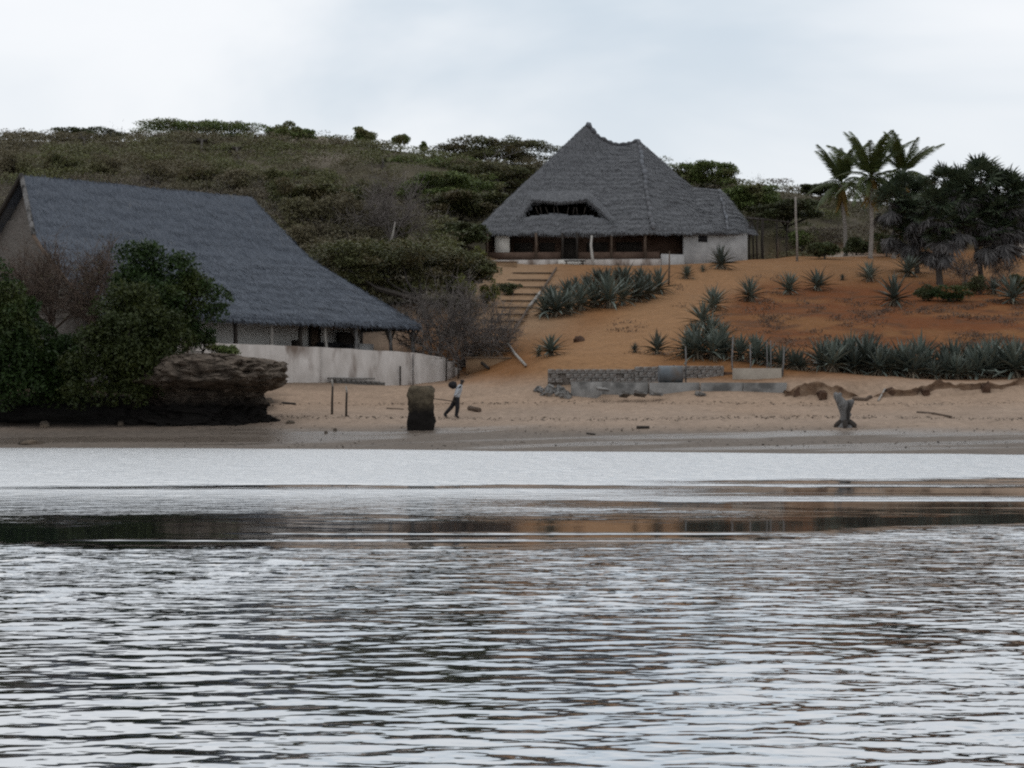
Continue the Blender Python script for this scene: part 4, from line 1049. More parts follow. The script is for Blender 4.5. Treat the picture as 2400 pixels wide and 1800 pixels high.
# small rocks, driftwood and debris on the beach
def rock(label, u, v, w, h, mat='coral', seed=0, cat='rock', name='rock'):
    q = hit(u, v); s = q[1] / FPX
    bm = bmesh.new(); bmesh.ops.create_icosphere(bm, subdivisions=3, radius=1.0)
    for vt in bm.verts:
        f = 1 + 0.35 * mnoise.fractal(vt.co * 1.3 + Vector((seed * 3.1, 0, 0)), 0.7, 2.0, 4)
        vt.co = Vector((vt.co.x * w * s / 2 * f, vt.co.y * w * s / 2.4 * f, max(-0.3, vt.co.z) * h * s * f))
    me = bpy.data.meshes.new(name); bm.to_mesh(me); bm.free(); me.materials.append(M[mat])
    me.polygons.foreach_set('use_smooth', np.ones(len(me.polygons), dtype=bool))
    return shared(name, me, None, q + [0, 0, 0.02], label=label, cat=cat)
rock('small dark rock alone on the wet sand below the left mangroves', 105, 1001, 26, 13, seed=1)
rock('dark rock at the water edge at the left of the beach', 75, 1040, 60, 8, seed=2)
rock('small dark rock on the sand left of the overhanging rock', 283, 997, 16, 9, seed=3)
rock('dark stone lying at the foot of the overhanging rock, nearest the wall', 630, 944, 24, 10, seed=4)
rock('dark stone below the rock foot near the wet sand', 680, 993, 20, 6, seed=5)
rock('dark rock at the left edge under the mangroves', 15, 975, 34, 16, seed=6)
rock('dark clod on the orange slope above the block wall', 1358, 800, 26, 12, 'soil_clod', 7, 'clod', 'soil_clod')
rock('small dark stone on the mud left of the pillar', 785, 1010, 9, 5, seed=8)
rock('small dark stone on wet mud, farthest left of the pair by the pillar', 764, 1016, 8, 5, seed=9)
def log(name, label, pts, r, mat, cat='log', lift=0.6, n=7):
    Q = []
    for u, v in pts:
        q = hit(u, v); q[2] += r * lift; Q.append(q)
    return addtube(name, Q, r, M[mat], n, 0.25, label=label, cat=cat)
log('driftwood_log', 'short thick brown log on the sand to the right of the person', [(1101, 961), (1123, 966)], 0.13, 'brown_wood')
log('driftwood_plank', 'flat dark plank on the wet sand below the block wall', [(1492, 1005), (1522, 1005)], 0.07, 'dark_wood')
log('driftwood_stick', 'thin dark stick on the sand near the white wall by the rock', [(662, 946), (692, 949)], 0.06, 'dark_wood')
log('driftwood_stick', 'long thin stick lying on the sand left of the pillar', [(906, 958), (925, 959), (946, 961)], 0.03, 'brown_wood')
log('driftwood_stick', 'dark twig on the mud at the lower right of the beach', [(1376, 1018), (1394, 1020)], 0.04, 'dark_wood')
log('driftwood_log', 'dark log half buried in sand right of the tree stump', [(2150, 968), (2190, 972), (2230, 980)], 0.05, 'brown_wood')
dw = thing('driftwood_branch', hit(275, 965), 'bleached forked driftwood branch under the mangroves', 'driftwood')
q0 = hit(262, 968)
def dp_(u, v, dd=0): return P(u, v, q0[1] + dd)
addtube('main_limb', [dp_(230, 930), dp_(246, 955), dp_(268, 962), dp_(300, 950), dp_(330, 972)], [0.04, 0.08, 0.1, 0.09, 0.05], M['pale_wood'], 7, parent=dw)
addtube('side_limb', [dp_(256, 955), dp_(260, 936)], [0.05, 0.02], M['pale_wood'], 6, parent=dw)
addtube('side_limb', [dp_(300, 950), dp_(290, 938)], [0.05, 0.02], M['pale_wood'], 6, parent=dw)
addtube('side_limb', [dp_(300, 950), dp_(318, 958), dp_(305, 940)], [0.05, 0.04, 0.02], M['pale_wood'], 6, parent=dw)

# ------------------------------------------------------------------ stone pillar, posts, stump
q = hit(987, 1006); s = q[1] / FPX
V, nl, na = [], 26, 40
for i in range(nl):
    t = i / (nl - 1)
    z = q[2] - 0.25 + t * (P(0, 906, q[1])[2] - q[2] + 0.25)
    w = np.interp(t, [0, 0.3, 0.55, 0.8, 0.93, 1.0], [31.5, 30, 28.5, 30.5, 30, 23]) * s
    for k in range(na):
        a = 2 * math.pi * k / na
        ex = np.sign(math.cos(a)) * abs(math.cos(a)) ** 0.55; ey = np.sign(math.sin(a)) * abs(math.sin(a)) ** 0.55
        f = 1 + 0.15 * mnoise.fractal(Vector((ex * 2.2, ey * 2.2, z * 2.4)), 0.6, 2.1, 6)
        V.append((q[0] + w * ex * f, q[1] + w * ey * f * 0.9, z + 0.06 * mnoise.noise(Vector((ex * 2, ey * 2, z)))))
V.append((q[0], q[1], V[-1][2] + 0.03))
F = [(i * na + k, i * na + (k + 1) % na, (i + 1) * na + (k + 1) % na, (i + 1) * na + k) for i in range(nl - 1) for k in range(na)] + [((nl - 1) * na + k, (nl - 1) * na + (k + 1) % na, nl * na) for k in range(na)]
m = tide_mat('tide_stained_stone', 0.95, 1.5, (0.013, 0.011, 0.010), (0.05, 0.04, 0.028), (0.135, 0.108, 0.074), 3.5, 0.06)
M['pillar'] = m
add('stone_pillar', np.array(V), F, m, smooth=True, label='squat rough stone pillar standing on the wet sand, dark below', cat='pillar')
for lab, u, vb_, vt in (('thin dark wooden post on the beach, left of the pair', 778, 972, 888), ('thin dark wooden post on the beach, right of the pair', 811, 976, 905)):
    q = hit(u, vb_); zt = P(u, vt, q[1])[2]
    o = thing('wooden_post', q, lab, 'post', 'posts on the beach')
    h = zt - q[2]
    addtube('lower_post', [q - [0, 0, 0.3], q + [0.01, 0, h * 0.4], q + [0.03, 0, h * 0.78]], [0.055, 0.05, 0.045], M['dark_wood'], 7, 0.2, parent=o)
    addtube('bleached_top', [q + [0.03, 0, h * 0.78], q + [0.0, 0, h]], [0.045, 0.035], M['pale_wood'], 7, 0.2, parent=o)
q = hit(1981, 1000)
st = thing('tree_stump', q, 'weathered grey forked tree stump on the beach at right', 'stump')
def sp_(u, v, dd=0): return P(u, v, q[1] + dd)
addtube('trunk', [sp_(1980, 1012), sp_(1980, 1000), sp_(1979, 990), sp_(1981, 976), sp_(1980, 960), sp_(1978, 948), sp_(1981, 938)], [0.42, 0.36, 0.22, 0.19, 0.23, 0.29, 0.24], M['grey_wood'], 18, 0.22, parent=st)
addtube('limb', [sp_(1975, 950), sp_(1966, 935), sp_(1961, 927), sp_(1956, 920)], [0.22, 0.17, 0.14, 0.05], M['grey_wood'], 10, 0.3, parent=st)
addtube('limb', [sp_(1964, 932), sp_(1971, 921)], [0.13, 0.06], M['grey_wood'], 8, 0.3, parent=st)
addtube('limb', [sp_(1984, 955), sp_(1993, 944), sp_(2001, 939)], [0.20, 0.16, 0.06], M['grey_wood'], 10, 0.3, parent=st)
addtube('knot', [sp_(1988, 975), sp_(1995, 970)], [0.1, 0.04], M['grey_wood'], 7, 0.3, parent=st)
for a in range(6):
    t = a * 1.05 + 0.3; e = np.array([math.cos(t), math.sin(t), 0])
    r0 = q + e * 0.18 + [0, 0, 0.18]; r1 = q + e * 0.52; r1[2] = float(gz(r1[0], r1[1])) - 0.02
    addtube('root', [r0, r0 * 0.45 + r1 * 0.55 + [0, 0, 0.0], r1], [0.13, 0.09, 0.03], M['dark_wood'], 7, 0.2, parent=st)

# ------------------------------------------------------------------ block wall, ledge, drum, fence posts
def gwall(u, d): return P(u, 0, d)
bw = thing('block_wall', P(1550, 930, 81.5), 'low broken coral block wall above a concrete ledge on the beach', 'wall')
ob = ORG[bw.name]
def course(u0, u1, d, vt, vb_, rows, wpx, holes=()):
    a, b_ = gwall(u0, d), gwall(u1, d)
    zt, zb = P(0, vt, d)[2], P(0, vb_, d)[2]
    V, F = slabVF(a + [0, 0.05, 0], b_ + [0, 0.05, 0], 0.3, zb - 0.6, zt - 0.05); add('core', V, F, M['mortar'], parent=bw)
    h = (zt - zb) / rows; n = max(2, int(round((u1 - u0) / wpx)))
    for r in range(rows):
        for i in range(n + (r % 2)):
            x0 = a[0] + (b_[0] - a[0]) * max(0, (i - 0.5 * (r % 2))) / n; x1 = a[0] + (b_[0] - a[0]) * min(n, i + 1 - 0.5 * (r % 2)) / n
            if x1 - x0 < 0.05 or vr.random() < 0.05: continue
            c0 = np.array([(x0 + x1) / 2, d + 0.03 + vr.normal(0, 0.018), zb + h * (r + 0.5)]) - ob
            shared('block', random.choice(BLK), bw, c0, (vr.normal(0, 0.015), vr.normal(0, 0.015), vr.normal(0, 0.02)), ((x1 - x0) - 0.025, 0.26, h - 0.025))
course(1284, 1488, 82.0, 865, 897, 3, 17)
course(1488, 1545, 81.9, 859, 897, 3, 18)
course(1590, 1697, 81.9, 857, 897, 4, 18)
V, F = slabVF(gwall(1545, 82.1), gwall(1592, 82.1), 0.3, 1.6, P(0, 866, 82)[2]); add('core', V, F, M['mortar'], parent=bw)
V, F = slabVF(gwall(1697, 81.9), gwall(1717, 81.9), 0.25, 1.6, P(0, 872, 82)[2]); add('core', V, F, M['soil_clod'], parent=bw)
V, F = slabVF(gwall(1717, 81.2), gwall(1832, 81.0), 0.18, 1.8, P(0, 863, 81.2)[2]); add('plain_panel', V, F, M['concrete_pale'], parent=bw)
V, F = slabVF(gwall(1832, 81.2), gwall(1837, 83.0), 0.12, 1.8, P(0, 864, 81.2)[2]); add('plain_panel', V, F, M['dark_wood'], parent=bw)
led = thing('concrete_ledge', P(1600, 930, 80), 'cracked grey concrete ledge along the foot of the block wall', 'ledge')
zt = P(0, 895, 80)[2]
for u0, u1, d0, d1, dz, mk in ((1338, 1398, 80.6, 80.0, 0.0, 'concrete'), (1400, 1520, 80.6, 80.4, -0.02, 'concrete'), (1522, 1640, 80.2, 80.0, -0.03, 'concrete'), (1642, 1740, 79.8, 79.4, -0.04, 'concrete'), (1742, 1842, 79.4, 79.0, -0.05, 'concrete')):
    V, F = slabVF(gwall(u0, d0), gwall(u1, d1), 2.3 if u0 > 1390 else 1.8, 1.3, zt + dz); add('slab', V, F, M[mk], parent=led)
for k, (u, v, w, h, rz) in enumerate(((1412, 912, 26, 6, 0.3), (1500, 923, 26, 7, 0.0), (1540, 924, 22, 7, 0.1), (1465, 925, 20, 6, 0.4), (1640, 925, 18, 10, 0.3), (1645, 936, 14, 6, 0.1))):
    d = 79.4 - (k % 3) * 0.15; p = P(u, v, d); p[2] = max(p[2], float(gz(p[0], p[1])) + 0.03)
    s = d / FPX
    shared('broken_stone', random.choice(STN), led, p - ORG[led.name], (vr.normal(0, 0.15), vr.normal(0, 0.2), rz), (w * s, 0.5, h * s))
rub = thing('rubble_heap', hit(1290, 930), 'heap of grey coral rubble at the left end of the concrete ledge', 'rubble')
for k in range(34):
    u = vr.uniform(1252, 1335); v = 912 + abs(vr.normal(0, 7)) + (u - 1252) * 0.12
    p = hit(u, min(v, 934)); s = p[1] / FPX
    hgt = (10 * math.exp(-((u - 1290) / 26) ** 2)) * s * vr.random()
    w = vr.uniform(8, 18) * s
    shared('stone', random.choice(STN), rub, p + [0, 0, hgt + 0.03] - ORG[rub.name], tuple(vr.uniform(0, 3, 3)), (w, w * 0.8, w * 0.6))
# drum lying against the wall
d = 81.0; x0, x1 = P(1542, 0, d)[0], P(1596, 0, d)[0]; r_d = 0.40; zc = zt - 0.03 + r_d
dm = thing('water_drum', np.array([(x0 + x1) / 2, d, zt]), 'blue-grey metal drum lying on its side against the block wall', 'drum')
xs_ = [x0, x0 + 0.02, x0 + 0.36, x0 + 0.39, x0 + 0.42, x1 - 0.39, x1 - 0.36, x1 - 0.33, x1 - 0.02, x1]
rs_ = [r_d * 0.94, r_d, r_d, r_d * 1.03, r_d, r_d, r_d * 1.03, r_d, r_d, r_d * 0.94]
V, F = tubeVF([[x, d - 0.55, zc] for x in xs_], rs_, 28); add('barrel', V, clean(F), M['drum'], parent=dm, smooth=True)
for x in (x0, x1):
    V, F = tubeVF([[x - 0.02, d - 0.55, zc], [x + 0.02, d - 0.55, zc]], [r_d * 1.02, r_d * 1.02], 28); add('rim', V, clean(F), M['drum'], parent=dm)
V, F = tubeVF([[x0 + 0.7, d - 0.55, zc + r_d * 0.97], [x0 + 0.7, d - 0.55, zc + r_d * 1.06]], [0.05, 0.05], 10); add('bung', V, clean(F), M['dark_wood'], parent=dm)
for lab, u, vt, d, r in (('thin pale fence post in front of the drum side of the block wall', 1607, 812, 81.0, 0.035), ('thin brown fence post, leftmost of those behind the plain panel', 1718, 790, 82.6, 0.04),
                         ('grey fence post, second behind the plain panel', 1758, 808, 82.6, 0.035), ('pale fence post of the close pair behind the plain panel, left one', 1797, 800, 82.6, 0.03),
                         ('pale fence post of the close pair behind the plain panel, right one', 1806, 798, 82.6, 0.03), ('leaning grey fence post at the right end of the plain panel', 1838, 812, 81.3, 0.04)):
    p = P(u, vt, d); z0 = zt if d < 81.2 and u < 1700 else float(gz(p[0], d)) - 0.1
    z0 = min(z0, zt)
    addtube('fence_post', [[p[0] - (0.12 if u == 1838 else 0), d, z0], [p[0] + vr.normal(0, 0.03), d, (z0 + p[2]) / 2], p], [r * 1.2, r, r * 0.8], M['grey_wood'], 6, 0.2, label=lab, cat='post', group='fence posts by the block wall')
for lab, u, vb_, vt, r, mk in (('thin leaning post standing on the path edge above the agave clump', 1567, 668, 588, 0.06, 'brown_wood'), ('short stick fence post on the terrace right of the hill house', 1822, 606, 560, 0.04, 'brown_wood')):
    q = hit(u, vb_); addtube('fence_post', [q - [0, 0, 0.3], q + [0.05, 0, (P(u, vt, q[1])[2] - q[2]) * 0.5], P(u + 2, vt, q[1])], [r * 1.2, r, r * 0.7], M[mk], 6, 0.2, label=lab, cat='post')

ORD = ['first', 'second', 'third', 'fourth', 'fifth', 'sixth', 'seventh', 'eighth', 'ninth', 'tenth', 'eleventh', 'twelfth', 'thirteenth', 'fourteenth', 'fifteenth', 'sixteenth', 'seventeenth', 'eighteenth', 'nineteenth', 'twentieth', 'twenty-first', 'twenty-second', 'twenty-third', 'twenty-fourth']
# eroded earth bank: a rough low scarp with a gap where the sand runs through
bx = np.arange(12.55, 40.0, 0.07); nb = len(bx); nr_ = 15
bu = bx / 78.3 * FPX + 1200
hgt = np.clip(0.50 + 0.55 * (fbm(bx * 0.5, bx * 0 + 4.0, 4) - 0.5) + 0.35 * (fbm(bx * 2.6, bx * 0 + 8.0, 3) - 0.5), 0.25, 0.68)
hgt *= np.clip(1 - 1.05 * np.exp(-((bu - 2030) / 42) ** 2), 0.05, 1) * np.where(bu > 2150, 0.8, 1.0)
by = 78.3 + (fbm(bx * 0.35 + 7, bx * 0 + 2.0, 3) - 0.5) * 0.7 + (fbm(bx * 2.4, bx * 0 + 5.0, 3) - 0.5) * 0.35
hgt = np.minimum(hgt, np.maximum(gz(bx, by + 1.3) - gz(bx, by - 0.15) + 0.26, 0.1))
V = np.zeros((nb, nr_, 3))
for j in range(nr_):
    t = j / (nr_ - 1)
    if t < 0.66:                                   # face
        f = t / 0.66
        x, y = bx, by - 0.16 * (1 - f) ** 1.5 + 0.10 * np.sin(f * 3.0)
        zf_ = gz(x, by - 0.15) - 0.12 + f * (hgt + 0.12)
        V[:, j] = np.stack([x, y + 0.22 * (fbm(bx * 3.2 + 3, bx * 0 + f * 2.6, 4) - 0.5), zf_ + 0.10 * (fbm(bx * 4.0, bx * 0 + f * 3 + 20, 3) - 0.5) * f], -1)
    else:                                          # crumbling top that runs back into the slope
        f = (t - 0.66) / 0.34
        y = by + 0.06 + 0.9 * f
        zt_ = gz(bx, y) - 0.06
        V[:, j] = np.stack([bx, y, np.maximum((gz(bx, by - 0.15) + hgt) * (1 - f) + zt_ * f, zt_ * f + (1 - f) * -9) + 0.05 * (fbm(bx * 3.0, bx * 0 + f * 4 + 40, 3) - 0.5) * (1 - f)], -1)
ii = np.arange(nb * nr_).reshape(nb, nr_)
F = np.stack([ii[:-1, :-1], ii[1:, :-1], ii[1:, 1:], ii[:-1, 1:]], -1).reshape(-1, 4)
add('earth_bank', V.reshape(-1, 3), F, mat_noise('eroded_bank_soil', (0.095, 0.060, 0.042), (0.20, 0.128, 0.082), 2.6, 0.95, 0.08, 0.9, 7, c3=(0.28, 0.195, 0.135), s3=1.0, bdist=0.08), kind='structure')
# dark clods of the eroded bank
for k in range(5):
    u = (1868, 1925, 2092, 2170, 2310)[k]
    if 1960 < u < 2030 or 2075 < u < 2082: pass
    x = (u - 1200) / FPX * 78.2
    y = 78.2 + vr.normal(0, 0.25); z = float(gz(x, y))
    w = vr.uniform(0.12, 0.22)
    me = block_mesh('soil_clod', M['soil_clod'], 0.22, 60 + k)
    for vt in me.vertices: vt.co = Vector((vt.co.x * w * 2, vt.co.y * 0.5, vt.co.z * vr.uniform(0.3, 0.5)))
    shared('soil_clod', me, None, (x, y, z + 0.05), label='dark soil clod on the eroded bank above the right beach, %s from the left' % ORD[k], cat='clod', group='clods of the eroded bank')
log('driftwood_stick', 'pale stick leaning on the eroded bank to the right of the stump', [(2058, 941), (2074, 917)], 0.045, 'pale_wood')
log('driftwood_log', 'dark brown log lying at the bank foot behind the stump', [(1998, 938), (2030, 940), (2036, 934), (2042, 933)], 0.09, 'brown_wood')

# ------------------------------------------------------------------ sisal agaves
def agave_mesh(seed, nl=46, L=1.45, dry=False):
    r = np.random.default_rng(seed); parts = []
    for i in range(nl):
        az = i * 2.39996 + r.normal(0, 0.12)
        f = (i + 0.5) / nl
        el = math.radians(-8 + 88 * f ** 0.8 + r.normal(0, 5)) if not dry else math.radians(r.uniform(-55, 5))
        ln = L * (0.75 + 0.35 * r.random()) * (1.0 if f < 0.85 else 0.85) * (0.75 if dry else 1)
        w = 0.058 * L * (0.8 + 0.4 * r.random()) * (0.6 if dry else 1)
        h = np.array([math.cos(az), math.sin(az), 0]); sd = np.array([-math.sin(az), math.cos(az), 0])
        z0 = 0.18 * L + 0.24 * L * f * (0.4 if dry else 1)
        ss = np.array([0, 0.25, 0.6, 1.0]); ws = np.array([0.75, 1.0, 0.72, 0.03]) * w
        V = []
        sag = (0.10 + 0.15 * r.random()) * (1 - f) + (0.25 if dry else 0)
        for s, ww in zip(ss, ws):
            e2 = el - sag * s * 1.5
            c0 = h * (math.cos(e2) * ln * s + 0.03) + np.array([0, 0, z0 + math.sin(e2) * ln * s])
            upv = -h * math.sin(e2) + np.array([0, 0, math.cos(e2)])
            V += [c0 - sd * ww + upv * ww * 0.55, c0 - upv * ww * 0.15, c0 + sd * ww + upv * ww * 0.55]
        F = []
        for k in range(3):
            q = 3 * k; F += [(q, q + 1, q + 4, q + 3), (q + 1, q + 2, q + 5, q + 4)]
        parts.append((np.array(V), np.array(F)))
    return join(parts)
AG = [raw_mesh('agave_leaves', *agave_mesh(s, 40 + 5 * (s % 4)), M['agave']) for s in range(6)]
AD = [raw_mesh('agave_dry_leaves', *agave_mesh(50 + s, 18, 1.3, True), M['agave_dry']) for s in range(3)]
TV, TF_ = tubeVF([[0, 0, -0.25], [0, 0, 0.25], [0, 0, 0.62]], [0.13, 0.12, 0.06], 8)
AT = bpy.data.meshes.new('agave_stem'); AT.from_pydata([tuple(v) for v in TV], [], clean(TF_)); AT.materials.append(M['agave_dry'])
def agave(u, vb_, hpx, label, group=None, at=None):
    q = hit(u, vb_) if at is None else at
    h = hpx * q[1] / FPX; s = h / 1.95
    o = thing('sisal_agave', q, label, 'agave', group)
    o.rotation_euler = (vr.normal(0, 0.11), vr.normal(0, 0.11), vr.uniform(0, 6.28)); s *= vr.uniform(0.88, 1.12); o.scale = (s * vr.uniform(0.9, 1.25),) * 2 + (s,)
    shared('rosette', random.choice(AG), o); shared('dry_skirt', random.choice(AD), o); shared('stem', AT, o)
    return o
ORD = ['first', 'second', 'third', 'fourth', 'fifth', 'sixth', 'seventh', 'eighth', 'ninth', 'tenth', 'eleventh', 'twelfth', 'thirteenth', 'fourteenth', 'fifteenth', 'sixteenth', 'seventeenth', 'eighteenth', 'nineteenth', 'twentieth', 'twenty-first', 'twenty-second', 'twenty-third', 'twenty-fourth']
for u, v, h, lab in ((1690, 631, 60, 'spiky agave against the shaded right wall of the hill house'), (1609, 653, 40, 'small dark agave left of the one by the shaded house wall'), (1648, 638, 24, 'tiny agave between two larger ones below the shaded house wall'),
                     (1672, 728, 70, 'agave on the path edge, lowest of the line climbing the orange slope'), (1759, 707, 66, 'agave on the path edge, second up the line climbing the orange slope'),
                     (1846, 690, 60, 'wide-open agave on the path edge, third of the climbing line'), (1918, 681, 58, 'wide-open agave on the path edge, fourth of the climbing line'),
                     (1974, 657, 16, 'very small agave on the terrace right of the climbing line'), (2038, 660, 64, 'large dark agave below the coconut palm trunks'),
                     (2128, 649, 62, 'agave behind and right of the large dark one below the palms'), (2097, 717, 84, 'tall dark agave on the slope edge left of the doum palm trunks'),
                     (1645, 766, 66, 'upright agave just above the big clump beside the block wall'), (1539, 831, 58, 'agave alone on the slope behind the block wall'), (1488, 826, 24, 'small agave left of the lone one behind the block wall'),
                     (1290, 834, 54, 'agave at the lower left of the orange slope by the steps'), (1262, 836, 30, 'small dark agave touching the lower left one by the steps'),
                     (2375, 712, 84, 'dark agave at the right edge of the frame below the doum palms'), (2330, 690, 50, 'agave partly hidden left of the right edge one below the doum palms')):
    agave(u, v, h, lab)
cl = [(1275, 742, 66), (1300, 742, 70), (1330, 735, 72), (1362, 728, 74), (1392, 720, 78), (1425, 722, 92), (1458, 715, 80), (1490, 708, 78), (1520, 700, 74), (1545, 688, 64), (1290, 715, 60), (1330, 705, 60), (1375, 690, 62), (1420, 684, 64), (1465, 678, 66), (1505, 674, 62), (1400, 668, 48), (1450, 662, 48), (1350, 680, 40)]
cl.sort()
for i, (u, v, h) in enumerate(cl):
    agave(u, v, h, 'agave in the big clump below the hill house, %s from the left' % ORD[i], 'agave clump below the hill house')
c2 = [(1612, 836, 66), (1640, 840, 84), (1632, 806, 60), (1662, 800, 66), (1690, 808, 56), (1668, 842, 82), (1695, 838, 64), (1735, 846, 64), (1772, 852, 84), (1800, 856, 62), (1830, 862, 56), (1862, 866, 62), (1880, 868, 50)]
for i, (u, v, h) in enumerate(c2):
    agave(u, v, h, 'agave in the cluster behind the block wall, %s from the left' % ORD[i], 'agave cluster behind the block wall')
row = [(1925, 868), (1950, 872), (1978, 870), (2005, 876), (2032, 874), (2060, 880), (2088, 880), (2115, 882), (2140, 886), (2165, 884), (2192, 890), (2218, 888), (2245, 890), (2270, 888), (2296, 886), (2322, 884), (2350, 882), (2378, 884), (2400, 882)]
for i, (u, v) in enumerate(row):
    agave(u, v, 84 + vr.normal(0, 9), 'agave in the front of the dense row above the right-hand bank, %s from the left' % ORD[i], 'agave row above the bank')

for i, (u, v) in enumerate(row[1:]):
    agave(u - 13 + vr.normal(0, 3), v - 14, 78 + vr.normal(0, 10), 'agave in the back of the dense row above the right-hand bank, %s from the left' % ORD[i], 'agave row above the bank')

# ------------------------------------------------------------------ hillside steps
stp = thing('hillside_steps', hit(1190, 740), 'earth steps with log edges climbing the slope to the hill house', 'steps')
sl = [(1132, 1212, 626), (1204, 1292, 642), (1192, 1283, 659), (1190, 1275, 676), (1186, 1266, 692), (1178, 1257, 708), (1170, 1246, 724), (1158, 1236, 741), (1146, 1227, 758), (1130, 1216, 776), (1118, 1206, 794), (1106, 1198, 813), (1098, 1194, 832), (1092, 1196, 851)]
for ua, ub, v in sl:
    a, b_ = hit(ua, v), hit(ub, v); d = (a[1] + b_[1]) / 2
    a = P(ua, v, d); b_ = P(ub, v, d); z = max(float(gz(a[0], d)), float(gz(b_[0], d))) + 0.10
    V, F = slabVF(a, b_, 1.5, z - 1.0, z); tr = add('tread', V, F, M['step_soil'], parent=stp)
    addtube('log_edge', [[a[0] - 0.1, d - 0.05, z - 0.07], [(a[0] + b_[0]) / 2, d - 0.07 + vr.normal(0, 0.03), z - 0.05], [b_[0] + 0.1, d - 0.05, z - 0.07]], 0.035, M['brown_wood'], 7, 0.2, parent=tr)
for pts, mk, r in (([(1304, 632), (1284, 664), (1266, 692)], 'brown_wood', 0.07), ([(1266, 690), (1250, 712), (1238, 726)], 'pale_wood', 0.10), ([(1238, 728), (1215, 765), (1192, 806)], 'brown_wood', 0.08), ([(1190, 812), (1206, 835), (1232, 863)], 'pale_wood', 0.07)):
    Q = []
    for u, v in pts:
        q = hit(u, v); q[2] += 0.14; Q.append(q)
    addtube('side_rail', Q, r, M[mk], 7, 0.2, parent=stp)

# leaning pale pole and bench by the hill house
addtube('crooked_pole', [P(1391, 622, 137.6), P(1388, 600, 138.0), P(1385, 575, 138.6), P(1387, 553, 139.0)], [0.13, 0.12, 0.1, 0.09], M['pale_wood'], 8, 0.2, label='crooked pale pole leaning under the eave of the hill house', cat='pole')
bn = thing('bench', P(1340, 621, 138.2), 'low dark bench in front of the hill house door', 'bench')
a, b_ = P(1322, 0, 138.2), P(1372, 0, 138.1); zb_ = float(gz(a[0], 138.2))
V, F = slabVF(a, b_, 0.5, zb_ + 0.26, zb_ + 0.33); add('seat', V, F, M['dark_wood'], parent=bn)
for x in (a[0] + 0.15, b_[0] - 0.25):
    for y in (138.22, 138.55):
        V, F = boxVF((x, y), (x + 0.1, y), (x + 0.1, y + 0.1), (x, y + 0.1), zb_ - 0.1, zb_ + 0.265); add('leg', V, F, M['dark_wood'], parent=bn)
# pole frame right of the hill house
pg = thing('pole_pergola', P(1775, 608, 145.5), 'rough pole shelter frame standing against the right end of the hill house', 'pergola')
for u, d, r in ((1757, 144.8, 0.09), (1767, 147.5, 0.08), (1775, 145.0, 0.08), (1788, 145.2, 0.12), (1822, 147.5, 0.07), (1845, 148, 0.05)):
    q = P(u, 0, d); zb_ = float(gz(q[0], q[1])); zt_ = P(0, 516, d)[2]
    addtube('post', [[q[0], d, zb_ - 0.2], [q[0] - 0.06, d, (zb_ + zt_) / 2], [q[0] + vr.normal(0, 0.08), d, zt_]], r, M['dark_wood'], 7, 0.2, parent=pg)
for k in range(5):
    d = 144.7 + 0.8 * k; addtube('beam', [P(1748, 513 - k, d), P(1800, 515, d), P(1852, 522, d)], 0.06, M['dark_wood'], 6, 0.2, parent=pg)
for k in range(7):
    u = 1752 + 14 * k; addtube('cross_pole', [P(u, 511, 144.4), P(u, 512, 148.4)], 0.05, M['dark_wood'], 6, 0.2, parent=pg)
for lab, u, vb_, vt, r in (('tall bare grey pole with no crown, right of the pole shelter', 1868, 612, 462, 0.085),):
    q = hit(u, vb_, 120); zt_ = P(u, vt, q[1])[2]
    addtube('dead_palm_trunk', [q - [0, 0, 0.3], q + [0.0, 0, (zt_ - q[2]) * 0.35], q + [-0.1, 0, (zt_ - q[2]) * 0.7], [q[0] - 0.12, q[1], zt_]], [r * 1.2, r, r, r * 0.9], M['palm_bark'], 9, 0.15, label=lab, cat='pole')

# ------------------------------------------------------------------ coconut palms
def frond_mesh(seed, L, dry=False, droop=1.0):
    r = np.random.default_rng(seed); n = 74; parts = []
    s = np.linspace(0, 1, 13)
    X = L * (s - 0.10 * droop * s ** 2.2); Z = L * (-0.45 * droop * s ** 2.2)
    rach = np.stack([X, 0 * X, Z], -1)
    parts.append(tubeVF(rach, np.linspace(0.045, 0.008, 13), 5))
    for i in range(n):
        t = 0.12 + 0.88 * (i + r.random() * 0.6) / n
        p = np.array([np.interp(t, s, X), 0, np.interp(t, s, Z)]); q = np.array([np.interp(t + 0.02, s, X) - np.interp(t - 0.02, s, X), 0, np.interp(t + 0.02, s, Z) - np.interp(t - 0.02, s, Z)]); q /= np.linalg.norm(q) + 1e-9
        ln = L * 0.21 * math.sin(math.pi * (0.15 + 0.8 * t)) ** 0.7 * r.uniform(0.85, 1.1)
        for sg in (-1, 1):
            d = q * 0.55 + np.array([0, sg, 0]) * 0.7 + np.array([0, 0, -0.35 - 0.5 * dry + r.normal(0, 0.12)]); d /= np.linalg.norm(d)
            mid = p + d * ln * 0.55; e = p + d * ln + np.array([0, 0, -0.22 * ln])
            w = 0.03
            V = np.array([p - q * w, p + q * w, mid + q * w * 0.9, e, mid - q * w * 0.9])
            parts.append((V, np.array([[0, 1, 2, 4], [4, 2, 3, 3]])))
    V, F = join(parts)
    return V, clean(F)
def list_mesh(name, V, F, mat):
    me = bpy.data.meshes.new(name); me.from_pydata([tuple(v) for v in V], [], F); me.materials.append(mat); return me
FR_UP = [list_mesh('frond', *frond_mesh(s, 4.3, False, 0.66), M['frond']) for s in range(3)]
FR_MID = [list_mesh('frond', *frond_mesh(s + 5, 3.9, False, 1.25), M['frond']) for s in range(3)]
FR_DRY = [list_mesh('frond', *frond_mesh(s + 9, 3.2, True, 1.2), M['frond_dry']) for s in range(2)]
